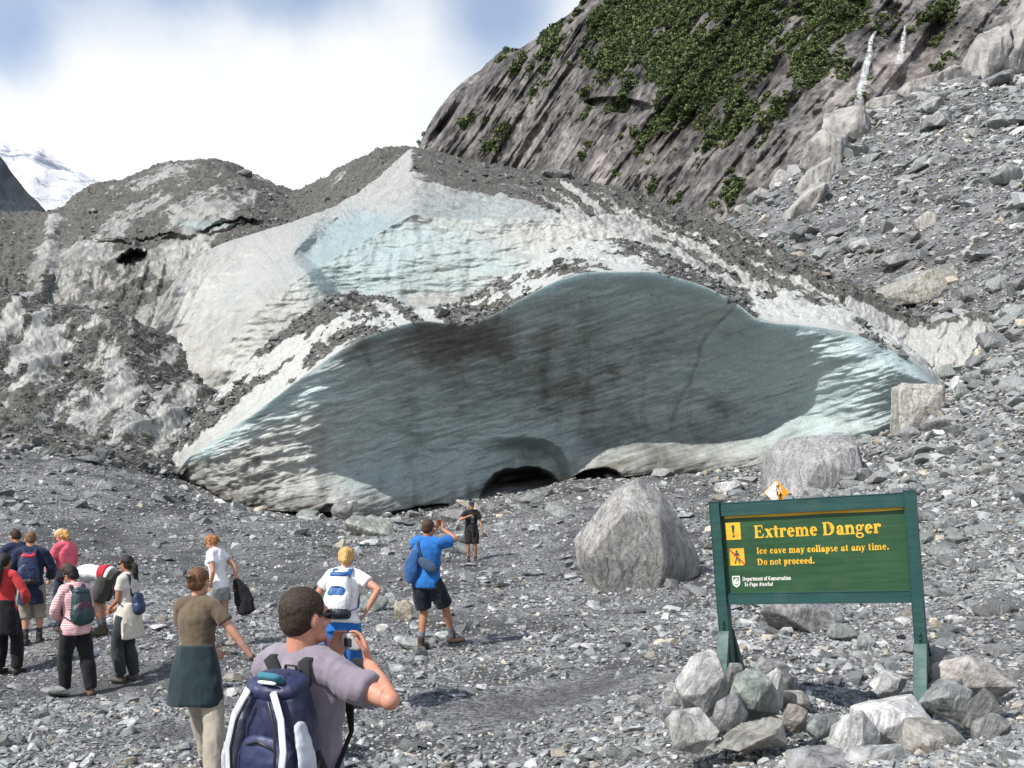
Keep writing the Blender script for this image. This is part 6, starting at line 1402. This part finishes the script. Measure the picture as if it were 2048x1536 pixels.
def text(name, s, x, z, width, mat, y=0.0, slant=0.0, hgt=None):
    """letters `width` metres long in all, their base line at (x, z) of the board"""
    tot = sum(glyph(c)[1] + 0.02 for c in s); k = width / tot; hk = (hgt / 0.70) if hgt else k; bms = []; cx_ = 0; j = 0
    for c in s:
        g, w = glyph(c)
        for o in g:
            pts = [(x + (cx_ + a + slant * b) * k, z + b * hk) for a, b in o]
            j += 1; bms.append(poly([pts], y + 0.0004, y + 0.0016 + 0.00004 * (j % 7)))
        cx_ += w + 0.02
    return bmobj(name, bms, mat, sign)
Z = lambda r: Hh_ - (r - 1003) * PX              # photograph row at the middle of the board
text('lettering', 'Extreme Danger', bx(1513), Z(1080), 258 * PX, YEL, hgt=27 * PX)
text('lettering', 'Ice cave may collapse at any time.', bx(1515), Z(1114), 268 * PX, YEL, hgt=13.5 * PX)
text('lettering', 'Do not proceed.', bx(1515), Z(1138), 120 * PX, YEL, hgt=13.5 * PX)
text('lettering', 'Department of Conservation'.replace('f', 'l'), bx(1480), Z(1170), 103 * PX, WHT, hgt=8 * PX) if False else None
_old = glyph
def glyph(c):
    if c == 'f': return [rectp(.08, 0, .08 + S_, .58), rectp(0, XH - T_, .34, XH), rectp(.02, 0, .32, T_), arc(.27, .56, .19, .18, 60, 180, S_, T_), dotp(.36, .68, .07)], .36
    return _old(c)
text('lettering', 'Department of Conservation', bx(1480), Z(1171), 103 * PX, WHT, hgt=8.2 * PX)
text('lettering', 'Te Papa Atawhai', bx(1482), Z(1183), 62 * PX, WHT, slant=0.22, hgt=8.2 * PX)
# pictograms
def sq(cx_, cz_, w, h): return rectp(cx_ - w / 2, cz_ - h / 2, cx_ + w / 2, cz_ + h / 2)
def pic(cu, cr):
    x, z = bx(cu), Z(cr); pl = bmobj('pictogram', poly([sq(x, z, 32 * PX, 37 * PX)], 0.0005, 0.003), YEL, sign); return pl, x, z
pl, x, z = pic(1468, 1063)
bmobj('exclamation_mark', [poly([[(x - 3.6 * PX, z + 10 * PX), (x - 2.2 * PX, z + 13 * PX), (x + 2.2 * PX, z + 13 * PX), (x + 3.6 * PX, z + 10 * PX), (x + 1.2 * PX, z - 6 * PX), (x - 1.2 * PX, z - 6 * PX)], [(x + 2.6 * PX * math.cos(a * .6283), z - 11 * PX + 2.6 * PX * math.sin(a * .6283)) for a in range(10)]], 0.003, 0.0045)], POSTG, pl)
def man(x, z, k):
    c = [(x + 2.6 * k * math.cos(a * .6283), z + 12 * k + 2.8 * k * math.sin(a * .6283)) for a in range(10)]
    seg = lambda a, b, w: [(x + a[0] * k - w * k, z + a[1] * k), (x + a[0] * k + w * k, z + a[1] * k), (x + b[0] * k + w * k, z + b[1] * k), (x + b[0] * k - w * k, z + b[1] * k)]
    return [c, [(x - 3.4 * k, z + 8.6 * k), (x + 3.6 * k, z + 8.6 * k), (x + 2.6 * k, z - 2 * k), (x - 2.2 * k, z - 2 * k)], seg((-.8, -1.8), (-5.4, -15), 1.4), seg((1.2, -1.8), (5.2, -15), 1.4), seg((-3, 8), (-6.4, 1), 1.1), seg((3, 8), (7, 2), 1.1)]
pl, x, z = pic(1472, 1119)
bmobj('walking_figure', [poly([o], 0.003, 0.0044 + 0.0001 * i) for i, o in enumerate(man(x, z, PX * 0.98))], POSTG, pl)
bmobj('red_bar', poly([[(x - 17 * PX, z + 16 * PX), (x - 15 * PX, z + 18.4 * PX), (x + 17 * PX, z - 15.5 * PX), (x + 15 * PX, z - 18.4 * PX)]], 0.0052, 0.0062), RED, pl)
# the shield with a curling wave
x, z = bx(1466), Z(1172); k = PX
shd = [(x - 8.5 * k, z + 12 * k), (x + 8.5 * k, z + 12 * k), (x + 8.5 * k, z - 3 * k), (x + 6.4 * k, z - 8.5 * k), (x, z - 13.5 * k), (x - 6.4 * k, z - 8.5 * k), (x - 8.5 * k, z - 3 * k)]
em = bmobj('emblem', poly([shd], 0.0005, 0.0024), WHT, sign)
ins = [(x + (a - x) * 0.72, z + (b - z) * 0.74) for a, b in shd]
bmobj('emblem_field', poly([ins], 0.0024, 0.0034), PANELG, em)
bmobj('emblem_wave', [poly([[(x + (cx_ - .0) * 4.6 * k, z + (cz_) * 4.6 * k) for cx_, cz_ in arc(0, -.2, 1.15, 1.25, 75, 400, .62, .5, 18)]], 0.0034, 0.0044), poly([[(x - 5.6 * k, z + 2.2 * k), (x - 1 * k, z + 6.4 * k), (x + 5.6 * k, z + 6 * k), (x + 2 * k, z + 3.6 * k), (x - 3 * k, z + 1 * k)]], 0.0034, 0.00445)], WHT, em)

# ------------------------------------------------------------------ the small diamond hazard sign behind it
dpx, dd_ = 1553, 15.0
ctr = V(dpx, 985, dd_); hw = 25.5 * dd_ / F
hz = empty('hazard_sign', tuple(ctr)); tag(hz, 'small orange and white diamond hazard sign poking up behind the green sign', 'sign')
sign_real = sign; sign = hz
FRs = FR; FR = -1.0
bmobj('diamond_plate', poly([[(0, hw), (hw, 0), (0, -hw), (-hw, 0)]], -0.006, 0.004), ORG, hz)
bmobj('ice_symbol', poly([[(-0.05 * hw, hw * .90), (0.14 * hw, hw * .70), (0.02 * hw, .48 * hw), (0.16 * hw, .2 * hw), (0.0, -.1 * hw), (.12 * hw, -.4 * hw), (-.05 * hw, -.90 * hw), (-.93 * hw, 0)]], 0.004, 0.006), WHT, hz)
bmobj('falling_ice', [poly([[(a * hw + r_ * hw * math.cos(q_ * 1.047), b * hw + r_ * hw * math.sin(q_ * 1.047)) for q_ in range(6)]], 0.004, 0.0058) for a, b, r_ in ((.28, .34, .085), (.22, .12, .07), (.34, .16, .06), (.24, -.08, .06), (.38, .0, .04))], WHT, hz)
bmobj('figure_symbol', [poly([o], 0.006, 0.0070 + .0002 * i) for i, o in enumerate(man(.30 * hw, -.32 * hw, hw * 0.022))], BLK, hz)
gz = float(H(np.array([ctr.x]), np.array([dd_]))[0])
bm = bmesh.new(); bmesh.ops.create_cone(bm, cap_ends=True, segments=16, radius1=0.025, radius2=0.025, depth=ctr.z - gz + hw * 0.8, matrix=Matrix.Translation((0, 0.034, -(ctr.z - gz) / 2 + hw * 0.2)))
bmobj('pole', bm, plastic((0.30, 0.31, 0.31), 0.45, 0.6), hz)
FR = FRs; sign = sign_real
